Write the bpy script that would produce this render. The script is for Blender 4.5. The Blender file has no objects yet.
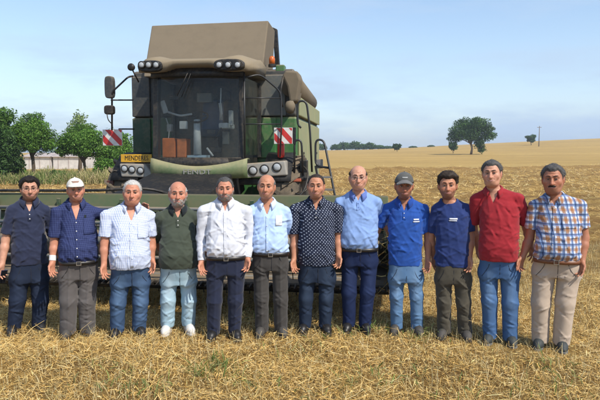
import bpy, bmesh, math, random
import numpy as np
from mathutils import Vector, Matrix

random.seed(11)
RNG = np.random.default_rng(11)
SC = bpy.context.scene
COL = SC.collection
R = math.radians

# ------------------------------------------------------------------ camera
F = 600.0                      # focal length in pixels of the 600 x 400 photograph
CAM_H = 1.95
HORIZON = 152.0
TILT = math.atan((200.0 - HORIZON) / F)
cam_data = bpy.data.cameras.new('camera')
cam_data.sensor_width = 36.0
cam_data.lens = 36.0 * F / 600.0
cam_data.clip_start = 0.1
cam_data.clip_end = 6000.0
cam = bpy.data.objects.new('camera', cam_data)
COL.objects.link(cam)
cam.location = (0, 0, CAM_H)
cam.rotation_euler = (math.pi / 2 - TILT, 0, 0)
SC.camera = cam

# ------------------------------------------------------------------ sky and sun
SUN_AZ = R(43)                 # to the right of the direction straight behind the camera
SUN_EL = R(47)
to_sun = Vector((math.sin(SUN_AZ) * math.cos(SUN_EL), -math.cos(SUN_AZ) * math.cos(SUN_EL), math.sin(SUN_EL)))
world = bpy.data.worlds.new('World')
SC.world = world
world.use_nodes = True
wn, wl = world.node_tree.nodes, world.node_tree.links
wn.clear()
sky = wn.new('ShaderNodeTexSky')
sky.sky_type = 'NISHITA'
sky.sun_disc = False
sky.sun_elevation = SUN_EL
sky.sun_rotation = math.atan2(to_sun.x, to_sun.y)
sky.air_density = 1.0
sky.dust_density = 0.5
sky.ozone_density = 1.4
sky.altitude = 60
wtc = wn.new('ShaderNodeTexCoord')
wmp = wn.new('ShaderNodeMapping'); wmp.inputs['Scale'].default_value = (1.6, 1.6, 7.0)
wns = wn.new('ShaderNodeTexNoise'); wns.inputs['Scale'].default_value = 2.1; wns.inputs['Detail'].default_value = 6; wns.inputs['Roughness'].default_value = 0.58
wrp = wn.new('ShaderNodeValToRGB')
wrp.color_ramp.elements[0].position = 0.46; wrp.color_ramp.elements[0].color = (0.05, 0.05, 0.05, 1)
wrp.color_ramp.elements[1].position = 0.78; wrp.color_ramp.elements[1].color = (0.75, 0.75, 0.75, 1)
wmx = wn.new('ShaderNodeMix'); wmx.data_type = 'RGBA'
wmx.inputs[7].default_value = (3.0, 3.85, 5.0, 1)      # thin sunlit cloud veil
wbg = wn.new('ShaderNodeBackground'); wbg.inputs['Strength'].default_value = 0.114
wou = wn.new('ShaderNodeOutputWorld')
wl.new(wtc.outputs['Generated'], wmp.inputs['Vector'])
wl.new(wmp.outputs['Vector'], wns.inputs['Vector'])
wl.new(wns.outputs['Fac'], wrp.inputs['Fac'])
wsx = wn.new('ShaderNodeSeparateXYZ'); wl.new(wtc.outputs['Generated'], wsx.inputs[0])
wm1 = wn.new('ShaderNodeMath'); wm1.operation = 'SUBTRACT'; wm1.inputs[0].default_value = 1.0; wl.new(wsx.outputs[2], wm1.inputs[1]); wm1.use_clamp = True
wm2 = wn.new('ShaderNodeMath'); wm2.operation = 'POWER'; wl.new(wm1.outputs[0], wm2.inputs[0]); wm2.inputs[1].default_value = 7.0     # the haze thickens towards the horizon
wm3 = wn.new('ShaderNodeMath'); wm3.operation = 'MULTIPLY_ADD'; wl.new(wm2.outputs[0], wm3.inputs[0]); wm3.inputs[1].default_value = 0.75; wl.new(wrp.outputs['Color'], wm3.inputs[2]); wm3.use_clamp = True
wl.new(wm3.outputs[0], wmx.inputs[0])
wl.new(sky.outputs['Color'], wmx.inputs[6])
wl.new(wmx.outputs[2], wbg.inputs['Color'])
wl.new(wbg.outputs['Background'], wou.inputs['Surface'])

sun_data = bpy.data.lights.new('sun', 'SUN')
sun_data.energy = 3.0
sun_data.angle = R(0.7)
sun_data.color = (1.0, 0.93, 0.82)
sun = bpy.data.objects.new('sun', sun_data)
COL.objects.link(sun)
sun.rotation_euler = (-to_sun).to_track_quat('-Z', 'Y').to_euler()
sun.location = (20, -20, 30)

SC.view_settings.view_transform = 'Standard'
SC.view_settings.look = 'None'
SC.view_settings.exposure = 0.74
SC.view_settings.gamma = 1.0
SC.view_settings.use_curve_mapping = False

# ------------------------------------------------------------------ helpers
CT, ST = math.cos(TILT), math.sin(TILT)


def ray(u, v):
    a, b = (u - 300.0) / F, (200.0 - v) / F
    return np.array([a, CT + b * ST, -ST + b * CT])


def at_depth(u, v, y):
    """point seen at pixel u, v standing in the vertical plane y metres away"""
    d = ray(u, v)
    return np.array([0, 0, CAM_H]) + d * (y / d[1])


def on_ground(u, v, z=0.0):
    d = ray(u, v)
    return np.array([0, 0, CAM_H]) + d * ((z - CAM_H) / d[2])


def tag(o, label=None, cat=None, group=None, kind=None):
    if label: o['label'] = label
    if cat: o['category'] = cat
    if group: o['group'] = group
    if kind: o['kind'] = kind
    return o


def empty(name, loc, rz=0.0):
    o = bpy.data.objects.new(name, None)
    o.empty_display_size = 0.2
    COL.objects.link(o)
    o.location = loc
    o.rotation_euler = (0, 0, rz)
    return o


def link_mesh(name, me, mat=None, parent=None):
    o = bpy.data.objects.new(name, me)
    COL.objects.link(o)
    if mat is not None:
        me.materials.append(mat)
    if parent is not None:
        o.parent = parent
    return o


def mesh_np(name, V, faces, n=4, smooth=True, col=None):
    """V (N,3), faces (M,n) -> mesh"""
    V = np.ascontiguousarray(V, dtype=np.float32)
    faces = np.ascontiguousarray(faces, dtype=np.int32)
    me = bpy.data.meshes.new(name)
    me.vertices.add(len(V))
    me.vertices.foreach_set('co', V.ravel())
    M = len(faces)
    me.loops.add(M * n)
    me.loops.foreach_set('vertex_index', faces.ravel())
    me.polygons.add(M)
    me.polygons.foreach_set('loop_start', np.arange(0, M * n, n, dtype=np.int32))
    me.polygons.foreach_set('use_smooth', np.full(M, smooth, dtype=bool))
    me.update(calc_edges=True)
    if col is not None:
        a = me.color_attributes.new('Col', 'FLOAT_COLOR', 'POINT')
        c = np.ones((len(V), 4), dtype=np.float32)
        c[:, :3] = col
        a.data.foreach_set('color', c.ravel())
    return me


class MB:
    """collects simple shapes, then becomes ONE mesh"""
    def __init__(self):
        self.bm = bmesh.new()

    def hexa(self, p):
        """eight corners: bottom ring 0-3, top ring 4-7"""
        v = [self.bm.verts.new(Vector(q)) for q in p]
        for f in ((3, 2, 1, 0), (4, 5, 6, 7), (0, 1, 5, 4), (1, 2, 6, 5), (2, 3, 7, 6), (3, 0, 4, 7)):
            self.bm.faces.new([v[i] for i in f])
        return self

    def box(self, x0, x1, y0, y1, z0, z1):
        return self.hexa([(x0, y0, z0), (x1, y0, z0), (x1, y1, z0), (x0, y1, z0),
                          (x0, y0, z1), (x1, y0, z1), (x1, y1, z1), (x0, y1, z1)])

    def prism(self, ring, off):
        """ring of points pushed by the vector off"""
        a = [self.bm.verts.new(Vector(q)) for q in ring]
        b = [self.bm.verts.new(Vector(q) + Vector(off)) for q in ring]
        n = len(ring)
        self.bm.faces.new(a[::-1]); self.bm.faces.new(b)
        for i in range(n):
            j = (i + 1) % n
            self.bm.faces.new((a[i], a[j], b[j], b[i]))
        return self

    def tube(self, pts, r, seg=8, closed=False):
        pts = [Vector(p) for p in pts]
        rs = r if isinstance(r, (list, tuple)) else [r] * len(pts)
        n = len(pts)
        rings = []
        up = None
        for i, p in enumerate(pts):
            if closed:
                t = (pts[(i + 1) % n] - pts[i - 1])
            else:
                t = pts[min(i + 1, n - 1)] - pts[max(i - 1, 0)]
            t.normalize()
            if up is None:
                up = Vector((0, 0, 1)) if abs(t.z) < 0.9 else Vector((1, 0, 0))
            a = t.cross(up)
            if a.length < 1e-5:
                a = t.cross(Vector((0, 1, 0.3)))
            a.normalize()
            up = a.cross(t).normalized()
            rings.append([self.bm.verts.new(p + (a * math.cos(k * 2 * math.pi / seg) + up * math.sin(k * 2 * math.pi / seg)) * rs[i]) for k in range(seg)])
        m = n if closed else n - 1
        for i in range(m):
            A, B = rings[i], rings[(i + 1) % n]
            for k in range(seg):
                self.bm.faces.new((A[k], A[(k + 1) % seg], B[(k + 1) % seg], B[k]))
        if not closed:
            self.bm.faces.new(rings[0][::-1]); self.bm.faces.new(rings[-1])
        return self

    def lathe(self, prof, origin, axis='x', seg=32):
        """prof: list of (radius, along); turned about an axis through origin"""
        o = Vector(origin)
        rings = []
        for r, h in prof:
            ring = []
            for k in range(seg):
                c, s = math.cos(k * 2 * math.pi / seg) * r, math.sin(k * 2 * math.pi / seg) * r
                q = {'x': (h, c, s), 'y': (c, h, s), 'z': (c, s, h)}[axis]
                ring.append(self.bm.verts.new(o + Vector(q)))
            rings.append(ring)
        for A, B in zip(rings[:-1], rings[1:]):
            for k in range(seg):
                self.bm.faces.new((A[k], A[(k + 1) % seg], B[(k + 1) % seg], B[k]))
        self.bm.faces.new(rings[0][::-1]); self.bm.faces.new(rings[-1])
        return self

    def grid(self, P):
        """P[i][j] points -> sheet"""
        vs = [[self.bm.verts.new(Vector(q)) for q in row] for row in P]
        for i in range(len(vs) - 1):
            for j in range(len(vs[0]) - 1):
                self.bm.faces.new((vs[i][j], vs[i + 1][j], vs[i + 1][j + 1], vs[i][j + 1]))
        return self

    def build(self, name, mat, parent=None, bevel=0.0, smooth=False, solid=0.0, segs=2):
        bmesh.ops.recalc_face_normals(self.bm, faces=self.bm.faces)
        if bevel > 0:
            eds = [e for e in self.bm.edges if len(e.link_faces) == 2 and e.calc_face_angle(0) > 0.5]
            bmesh.ops.bevel(self.bm, geom=eds, offset=bevel, segments=segs, profile=0.5, affect='EDGES', clamp_overlap=True)
        me = bpy.data.meshes.new(name)
        self.bm.to_mesh(me); self.bm.free()
        if smooth:
            me.polygons.foreach_set('use_smooth', np.ones(len(me.polygons), dtype=bool))
        o = link_mesh(name, me, mat, parent)
        if solid:
            m = o.modifiers.new('thickness', 'SOLIDIFY'); m.thickness = solid; m.offset = 0
        return o


# ------------------------------------------------------------------ materials
class NT:
    def __init__(self, name):
        self.m = bpy.data.materials.new(name)
        self.m.use_nodes = True
        self.n = self.m.node_tree.nodes; self.l = self.m.node_tree.links
        self.b = self.n['Principled BSDF']
        self.tc = None

    def coord(self, kind='Object'):
        if self.tc is None:
            self.tc = self.n.new('ShaderNodeTexCoord')
        return self.tc.outputs[kind]

    def link(self, a, b): self.l.new(a, b)

    def noise(self, scale, detail=4, rough=0.55, vec=None, stretch=None):
        t = self.n.new('ShaderNodeTexNoise')
        t.inputs['Scale'].default_value = scale; t.inputs['Detail'].default_value = detail; t.inputs['Roughness'].default_value = rough
        v = vec or self.coord()
        if stretch:
            mp = self.n.new('ShaderNodeMapping'); mp.inputs['Scale'].default_value = stretch
            self.link(v, mp.inputs['Vector']); v = mp.outputs['Vector']
        self.link(v, t.inputs['Vector'])
        return t.outputs['Fac']

    def ramp(self, fac, stops):
        r = self.n.new('ShaderNodeValToRGB')
        e = r.color_ramp.elements
        while len(e) < len(stops): e.new(0.5)
        for el, (p, c) in zip(e, stops):
            el.position = p; el.color = (c[0], c[1], c[2], 1)
        self.link(fac, r.inputs['Fac'])
        return r.outputs['Color']

    def mix(self, fac, a, b, mode='MIX'):
        m = self.n.new('ShaderNodeMix'); m.data_type = 'RGBA'; m.blend_type = mode
        for s, val in ((0, fac), (6, a), (7, b)):
            if hasattr(val, 'default_value'): self.link(val, m.inputs[s])
            elif s == 0: m.inputs[0].default_value = val
            else: m.inputs[s].default_value = (val[0], val[1], val[2], 1)
        return m.outputs[2]

    def math(self, op, a, b=0.0, c=0.0):
        m = self.n.new('ShaderNodeMath'); m.operation = op
        for i, val in enumerate((a, b, c)):
            if hasattr(val, 'default_value'): self.link(val, m.inputs[i])
            else: m.inputs[i].default_value = val
        return m.outputs[0]

    def sep(self, v=None):
        s = self.n.new('ShaderNodeSeparateXYZ'); self.link(v or self.coord(), s.inputs[0])
        return s.outputs[0], s.outputs[1], s.outputs[2]

    def attr(self, name='Col'):
        a = self.n.new('ShaderNodeAttribute'); a.attribute_name = name
        return a.outputs['Color']

    def bump(self, h, strength=0.3, dist=0.01):
        b = self.n.new('ShaderNodeBump'); b.inputs['Strength'].default_value = strength; b.inputs['Distance'].default_value = dist
        self.link(h, b.inputs['Height']); self.link(b.outputs['Normal'], self.b.inputs['Normal'])

    def done(self, color=None, rough=0.6, metal=0.0, spec=None, **kw):
        if color is not None:
            if hasattr(color, 'default_value'): self.link(color, self.b.inputs['Base Color'])
            else: self.b.inputs['Base Color'].default_value = (color[0], color[1], color[2], 1)
        if hasattr(rough, 'default_value'): self.link(rough, self.b.inputs['Roughness'])
        else: self.b.inputs['Roughness'].default_value = rough
        self.b.inputs['Metallic'].default_value = metal
        if spec is not None: self.b.inputs['Specular IOR Level'].default_value = spec
        return self.m


def srgb(r, g, b):
    f = lambda c: ((c / 255 + 0.055) / 1.055) ** 2.4 if c > 10 else c / 255 / 12.92
    return (f(r), f(g), f(b))


def mul(c, k): return tuple(min(1, x * k) for x in c)


def plain(name, color, rough=0.6, metal=0.0, var=0.18, scale=9.0, bump=0.0, spec=None, coords='Object'):
    t = NT(name)
    f = t.noise(scale, 5, 0.6, vec=t.coord(coords))
    c = t.ramp(f, [(0.3, mul(color, 1 - var)), (0.7, mul(color, 1 + var))])
    if bump: t.bump(t.noise(scale * 6, 3), bump, 0.004)
    return t.done(c, rough, metal, spec)


# ------------------------------------------------------------------ terrain
def sstep(a, b, x):
    t = np.clip((x - a) / (b - a), 0, 1)
    return t * t * (3 - 2 * t)


def vnoise(x, y, s, seed=0):
    """smooth pseudo random field, about -1..1"""
    x = np.asarray(x, float) * s; y = np.asarray(y, float) * s
    out = 0
    rs = np.random.default_rng(1000 + seed)
    for k in range(6):
        a = rs.uniform(0, math.tau); f = rs.uniform(0.6, 1.7); p = rs.uniform(0, math.tau, 2)
        w = np.sin(x * f * math.sin(a) * 1.3 - y * f * math.cos(a) + p[1])
        out = out + np.sin(x * f * math.cos(a) + y * f * math.sin(a) + p[0] + 1.1 * w)
    return out / 6


SWATH_EDGE = 44.0


def swath_edge(x):
    return 57.0 + 1.5 * vnoise(x, x * 0, 0.10, 5) + 0.35 * np.clip(x, -30, 60)


def ground_z(x, y):
    x = np.asarray(x, float); y = np.asarray(y, float)
    hill = 2.9 + 7.2 * sstep(5, 190, x) + 0.5 * vnoise(x, y, 0.012, 1)
    z = hill * sstep(34, 330, y) * (0.72 + 0.28 * sstep(34, 120, y))
    z = z - 2.2 * sstep(60, 10, x + 60) * sstep(30, 160, y) * 0.6
    z = z - 14 * sstep(360, 1400, y)
    rough = sstep(7.2, 10, y) * (1 - sstep(0, 2.5, y - swath_edge(x)))
    rough = rough * sstep(-14, 3, x)
    z = z + rough * (0.17 * vnoise(x, y * 1.7, 1.0, 2) + 0.11 * vnoise(x, y, 2.6, 3))
    # fluffy windrow along the edge of the cut
    d = y - swath_edge(x)
    z = z + 0.40 * np.exp(-(d / 1.5) ** 2) * (0.75 + 0.4 * vnoise(x, y, 0.9, 4)) * sstep(-3, 4, x)
    d2 = y - 22 - 0.06 * x
    z = z + 0.16 * np.exp(-(d2 / 1.6) ** 2) * (0.7 + 0.5 * vnoise(x, y, 0.7, 6)) * sstep(-3, 3, x)
    near = 1 - sstep(11, 20, y)
    z = z + near * (0.016 * vnoise(x, y, 2.3, 7) + 0.012 * vnoise(x, y, 6.5, 8))
    # straw kicked up in front of the group, at the left
    z = z + 0.07 * np.exp(-((x + 2.3) / 1.3) ** 2 - ((y - 5.45) / 0.5) ** 2)
    return z


def gz(x, y): return float(ground_z(x, y))


def ground_hit(u, v):
    """where the line of sight through a pixel meets the terrain"""
    d = ray(u, v)
    t = 2.0
    while t < 2500:
        p = np.array([0, 0, CAM_H]) + d * t
        if p[2] < gz(p[0], p[1]): return p
        t *= 1.004
    return np.array([0, 0, CAM_H]) + d * 2500

# ------------------------------------------------------------------ ground
def graded(a0, fine0, fine1, a1, h, grow):
    c = list(np.arange(fine0, fine1, h))
    s = h; x = c[-1]
    while x < a1:
        s *= grow; x += s; c.append(x)
    s = h; x = c[0]; lo = []
    while x > a0:
        s *= grow; x -= s; lo.append(x)
    return np.array(lo[::-1] + c)


gx = graded(-2600, -6, 11, 2600, 0.19, 1.06)
gy = graded(-60, 3.5, 24, 3000, 0.18, 1.023)
GX, GY = np.meshgrid(gx, gy, indexing='ij')
GZ = ground_z(GX, GY)
nx, ny = GX.shape
ii = np.arange(nx * ny).reshape(nx, ny)
gf = np.stack([ii[:-1, :-1], ii[1:, :-1], ii[1:, 1:], ii[:-1, 1:]], -1).reshape(-1, 4)
t = NT('stubble_soil')
pos = t.coord('Object')
big = t.noise(0.03, 6, 0.62)
fine = t.math('ADD', t.math('MULTIPLY', t.noise(5.0, 9, 0.74), 0.55), t.math('MULTIPLY', t.noise(70.0, 4, 0.7, stretch=(1.0, 0.5, 1.0)), 0.45))
mid_ = t.noise(0.9, 5, 0.6, stretch=(0.7, 1.2, 1.0))
c1 = t.ramp(fine, [(0.34, (0.13, 0.075, 0.024)), (0.5, (0.42, 0.265, 0.08)), (0.64, (0.68, 0.48, 0.185))])
c1 = t.mix(t.ramp(mid_, [(0.35, (0, 0, 0)), (0.62, (0.92, 0.92, 0.92))]), c1, (0.21, 0.118, 0.036))
sx, sy, sz = t.sep()
# drilled rows, tramlines and patches of the smooth stubble further out
row = t.noise(1.0, 5, 0.65, stretch=(0.012, 0.30, 0.0))
far_c = t.ramp(row, [(0.30, (0.38, 0.24, 0.07)), (0.50, (0.53, 0.35, 0.11)), (0.72, (0.67, 0.475, 0.175))])
patch_ = t.ramp(big, [(0.35, (0.0, 0.0, 0.0)), (0.65, (1, 1, 1))])
far_c = t.mix(t.math('MULTIPLY', patch_, 0.75), far_c, (0.40, 0.265, 0.088))
spk = t.ramp(t.noise(1.6, 6, 0.75, stretch=(0.35, 0.9, 1)), [(0.40, (0, 0, 0)), (0.62, (1, 1, 1))])
far_c = t.mix(t.math('MULTIPLY', spk, 0.5), far_c, (0.30, 0.19, 0.06))
tram = t.math('LESS_THAN', t.math('FRACT', t.math('MULTIPLY_ADD', sy, 1 / 24.0, t.math('MULTIPLY', sx, 0.004))), 0.035)
far_c = t.mix(t.math('MULTIPLY', tram, 0.55), far_c, (0.27, 0.17, 0.06))
fy = t.math('SUBTRACT', sy, t.math('MULTIPLY_ADD', sx, 0.35, 56.0))
fy = t.math('MULTIPLY', fy, 0.35); fy.node.use_clamp = True
c = t.mix(fy, c1, far_c)
# thick brown straw along the edge of the cut, darkened for its shadow too
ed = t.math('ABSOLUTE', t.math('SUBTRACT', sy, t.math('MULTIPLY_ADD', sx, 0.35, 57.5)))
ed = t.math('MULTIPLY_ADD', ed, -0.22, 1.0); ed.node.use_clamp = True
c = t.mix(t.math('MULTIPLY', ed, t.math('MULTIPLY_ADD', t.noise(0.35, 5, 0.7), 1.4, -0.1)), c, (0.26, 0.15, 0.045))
t.bump(t.noise(30.0, 7, 0.75), 0.9, 0.06)
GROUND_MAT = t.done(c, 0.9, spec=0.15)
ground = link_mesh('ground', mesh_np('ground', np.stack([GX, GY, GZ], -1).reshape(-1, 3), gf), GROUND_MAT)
tag(ground, kind='structure')
tag(ground, label='golden harvested grain field rising towards the right', cat='field')


# ------------------------------------------------------------------ loose straw, stubble, weeds: ribbons
def ribbons(name, P, az, pitch, length, width, curl, col, mat, label, cat, roll=None):
    """every stalk is a bent two-piece ribbon; P (N,3) roots"""
    n = len(P)
    d0 = np.stack([np.cos(az) * np.cos(pitch), np.sin(az) * np.cos(pitch), np.sin(pitch)], -1)
    p2 = pitch - curl
    d1 = np.stack([np.cos(az + curl * 0.6) * np.cos(p2), np.sin(az + curl * 0.6) * np.cos(p2), np.sin(p2)], -1)
    side = np.stack([-np.sin(az), np.cos(az), np.zeros(n)], -1)
    upv = np.cross(side, d0)
    if roll is None: roll = RNG.uniform(-1.2, 1.2, n)
    s = side * np.cos(roll)[:, None] + upv * np.sin(roll)[:, None]
    s = s * (width / 2)[:, None]
    m = P + d0 * (length * 0.5)[:, None]
    e = m + d1 * (length * 0.5)[:, None]
    V = np.stack([P - s, P + s, m + s, m - s, e + s * 0.6, e - s * 0.6], 1)
    b = (np.arange(n) * 6)[:, None]
    q = np.concatenate([b + np.array([0, 1, 2, 3]), b + np.array([3, 2, 4, 5])], 1).reshape(-1, 4)
    o = link_mesh(name, mesh_np(name, V.reshape(-1, 3), q, smooth=False, col=np.repeat(col, 6, axis=0)), mat)
    tag(o, label, cat, kind='stuff')
    return o


def straw_mat(name, rough=0.55, trans=0.18):
    t = NT(name)
    tr = t.n.new('ShaderNodeBsdfTranslucent'); mx = t.n.new('ShaderNodeMixShader'); mx.inputs[0].default_value = trans
    a = t.attr()
    t.link(a, tr.inputs['Color'])
    m = t.done(a, rough, spec=0.3)
    out = t.n['Material Output']
    t.link(t.b.outputs[0], mx.inputs[1]); t.link(tr.outputs[0], mx.inputs[2]); t.link(mx.outputs[0], out.inputs['Surface'])
    return m


STRAW = straw_mat('dry_straw')
LEAFY = straw_mat('grass_blades', 0.6, 0.34)


def pick(n, cols, jitter=0.16, w=None):
    cols = np.array(cols)
    c = cols[RNG.choice(len(cols), n, p=w)]
    return np.clip(c * (1 + RNG.normal(0, jitter, (n, 1))), 0.01, 0.9)


STRAW_COLS = [(0.76, 0.515, 0.175), (0.82, 0.60, 0.25), (0.64, 0.405, 0.12), (0.47, 0.29, 0.085), (0.29, 0.175, 0.055), (0.86, 0.69, 0.36)]
SW = [0.29, 0.27, 0.19, 0.09, 0.06, 0.10]


def scatter(y0, y1, n, xpad=1.5, power=2.0):
    """random spots on the ground inside the visible wedge, even per square metre"""
    y = np.sqrt(RNG.uniform(y0 ** 2, y1 ** 2, n))
    x = RNG.uniform(-1, 1, n) * (y * 0.5 + xpad)
    return x, y


# tall grass belt in front of the hedge at the left
n = 24000
x = RNG.uniform(-27, -4.0, n); y = RNG.uniform(36.5, 44, n) + 0.05 * x
hgt = np.clip(0.72 + 0.5 * vnoise(x, y, 0.9, 31) + 0.4 * vnoise(x, y, 2.7, 33), 0.25, 1.6) * RNG.uniform(0.6, 1.1, n)
tone = vnoise(x, y, 0.45, 32) + RNG.normal(0, 0.45, n)
gcol = np.where(tone[:, None] > -0.35, pick(n, [(0.36, 0.34, 0.13), (0.48, 0.40, 0.19), (0.30, 0.31, 0.10), (0.52, 0.42, 0.22)]), pick(n, [(0.13, 0.19, 0.045), (0.19, 0.25, 0.065), (0.10, 0.15, 0.035)]))
ribbons('tall_grass', np.stack([x, y, ground_z(x, y)], -1), RNG.uniform(0, math.tau, n), RNG.normal(1.25, 0.28, n), hgt, RNG.uniform(0.016, 0.042, n),
        RNG.uniform(0, 0.7, n), gcol, LEAFY, 'belt of tall green and yellow grass below the hedge trees', 'grass')

# ------------------------------------------------------------------ trees
t = NT('bark'); f = t.noise(7, 6, 0.65, stretch=(1, 1, 0.25))
t.bump(f, 0.6, 0.03)
BARK = t.done(t.ramp(f, [(0.3, (0.05, 0.035, 0.022)), (0.7, (0.16, 0.12, 0.08))]), 0.9)


def blobs_leaves(blobs, n, size, cols, gaps=0.35):
    """leaf-sized faces through lumpy ellipsoids (x, y, z, rx, ry, rz)"""
    B = np.array(blobs, float)
    vol = B[:, 3] * B[:, 4] * B[:, 5]
    idx = RNG.choice(len(B), n, p=(vol ** 0.8) / (vol ** 0.8).sum())
    d = RNG.normal(0, 1, (n, 3)); d /= np.linalg.norm(d, axis=1)[:, None]
    r = RNG.uniform(0, 1, n) ** 0.42
    # twig clumps: push leaves to a few favoured radii and holes
    ph = np.sin(d[:, 0] * 5.1 + idx * 2.3) + np.sin(d[:, 1] * 6.3 + idx) + np.sin(d[:, 2] * 5.7 - idx * 1.7)
    r = r * (1.0 + 0.13 * ph)
    keep = RNG.uniform(0, 1, n) > gaps * np.clip(-ph * 0.6, 0, 1) * (r > 0.55)
    P = B[idx, :3] + d * r[:, None] * B[idx, 3:6]
    P, d, idx = P[keep], d[keep], idx[keep]
    n = len(P)
    nrm = d * 0.5 + RNG.normal(0, 0.7, (n, 3)) + np.array([0, 0, 0.45])
    nrm /= np.linalg.norm(nrm, axis=1)[:, None]
    a = np.cross(nrm, RNG.normal(0, 1, (n, 3))); a /= np.linalg.norm(a, axis=1)[:, None]
    b = np.cross(nrm, a)
    s = (size * RNG.uniform(0.6, 1.35, n))[:, None]
    V = np.stack([P - a * s, P + b * s * 0.45 - a * s * 0.1, P + a * s, P - b * s * 0.45 + a * s * 0.1], 1).reshape(-1, 3)
    q = np.arange(n * 4).reshape(n, 4)
    tone = pick(n, cols, 0.2) * (1 + 0.25 * np.sin(idx * 1.9 + 0.6))[:, None]
    return V, q, np.repeat(tone, 4, axis=0)


GREENS = [(0.07, 0.155, 0.022), (0.095, 0.19, 0.028), (0.115, 0.21, 0.035), (0.055, 0.125, 0.02)]
PALE = [(0.14, 0.21, 0.06), (0.18, 0.24, 0.075), (0.12, 0.18, 0.055)]
DARK = [(0.045, 0.095, 0.020), (0.06, 0.12, 0.026), (0.035, 0.075, 0.017)]


def tree(name, u, vtop, vbase, wpx, dist, label, cat='tree', cols=GREENS, leaves=5200, size=0.13, blobs=None, trunk=0.35, group=None, stems=5, flat=0.0):
    """u: centre pixel, vtop/vbase: crown top and ground line, wpx: crown width in pixels, dist: metres"""
    base = at_depth(u, vbase, dist)
    base[2] = gz(base[0], base[1])
    top = at_depth(u, vtop, dist)[2]
    H = max(top - base[2], 0.8)
    W = wpx * dist / F
    root = empty(name, base)
    tag(root, label, cat, group)
    rs = random.Random(int(u * 31 + vtop))
    if blobs is None:
        blobs = [(0, 0, 0.58, 0.30, 0.30, 0.30)]
        for k in range(9):
            a = k * 2.4; rr = rs.uniform(0.12, 0.27)
            blobs.append((math.cos(a) * rr, math.sin(a) * rr, rs.uniform(0.36, 0.82), rs.uniform(0.13, 0.22), rs.uniform(0.13, 0.22), rs.uniform(0.10, 0.18)))
    bl = []
    for bx, by, bz, rx, ry, rz in blobs:
        bl.append((bx * W, by * W, bz * H, rx * W, ry * W, rz * H))
    V, q, c = blobs_leaves(bl, leaves, size, cols)
    link_mesh('crown', mesh_np('crown', V, q, smooth=False, col=c), LEAFY, root)
    m = MB()
    r0 = max(0.03, H * 0.028)
    tz = trunk * H
    m.tube([(0, 0, -0.15), (0.02 * W, 0, tz * 0.5), (0, 0.02 * W, tz), (0.01 * W, 0, H * 0.68)], [r0 * 1.25, r0, r0 * 0.85, r0 * 0.25], 8)
    for bx, by, bz, *_ in bl[1:1 + stems]:
        m.tube([(0, 0, tz * rs.uniform(0.75, 1.1)), (bx * 0.4, by * 0.4, (tz + bz) * 0.5), (bx * 0.95, by * 0.95, bz)], [r0 * 0.6, r0 * 0.4, r0 * 0.12], 6)
    m.build('trunk', BARK, root, smooth=True)
    return root


G1 = 'trees of the hedge at the left'
HEDGE = [(0.095, 0.20, 0.026), (0.125, 0.25, 0.034), (0.16, 0.275, 0.046), (0.075, 0.165, 0.022)]
ROUND = [(0, 0, 0.62, 0.34, 0.34, 0.22), (-0.30, 0, 0.58, 0.20, 0.22, 0.16), (0.30, 0.02, 0.57, 0.20, 0.22, 0.16), (-0.18, -0.1, 0.74, 0.20, 0.2, 0.15), (0.17, -0.08, 0.75, 0.20, 0.2, 0.15), (0.0, 0.1, 0.84, 0.22, 0.22, 0.14),
         (-0.37, -0.05, 0.49, 0.13, 0.16, 0.10), (0.37, -0.05, 0.50, 0.13, 0.16, 0.10), (0.05, -0.25, 0.56, 0.22, 0.14, 0.14)]
LOW = [(0, 0, 0.45, 0.36, 0.36, 0.38), (-0.30, 0, 0.32, 0.22, 0.22, 0.28), (0.30, 0.02, 0.34, 0.22, 0.22, 0.28), (-0.12, -0.1, 0.72, 0.22, 0.2, 0.24), (0.14, -0.08, 0.70, 0.2, 0.2, 0.24)]
tree('tree', -1, 99, 178, 44, 41, 'dark green tree cut by the left edge of the picture', group=G1, leaves=9000, size=0.11)
tree('tree', 33, 111, 178, 50, 43, 'round bushy green tree behind the head of the man with glasses', group=G1, leaves=21000, size=0.078, blobs=ROUND, cols=HEDGE)
tree('tree', 80, 107, 176, 36, 58, 'taller pale open tree showing above the hedge, between the two round trees', cols=PALE, group=G1, leaves=4200, size=0.13)
tree('tree', 84, 122, 178, 54, 44, 'round bushy green tree to the left of the red and white warning board', group=G1, leaves=21000, size=0.078, blobs=ROUND, cols=HEDGE)
tree('tree', 118, 127, 178, 46, 47, 'green bushy tree behind the harvester mirrors', group=G1, leaves=11000, size=0.10, blobs=LOW, cols=HEDGE)
tree('tree', 6, 124, 178, 36, 39, 'low dark leafy tree beside the left edge, below the taller one', cols=DARK, group=G1, leaves=9000, size=0.10, blobs=LOW)
G3 = 'shrubs of the hedge'
for (u, vt, w, dd, cc, lab) in ((128, 146, 40, 44, HEDGE, 'green shrub beside the amber number plate'), (106, 156, 26, 42, HEDGE, 'small green shrub in the tall grass behind the man in the white cap'),
                                (4, 158, 34, 40, PALE, 'low bright green shrub in the tall grass at the left edge'), (20, 168, 20, 39.5, HEDGE, 'low shrub in the tall grass left of the man with glasses'),
                                (58, 170, 22, 39.5, PALE, 'low pale shrub in the tall grass right of the man with glasses')):
    tree('shrub', u, vt, 182, w, dd, lab, 'shrub', group=G3, leaves=4200, size=0.085, trunk=0.12, blobs=LOW, cols=cc)

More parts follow.
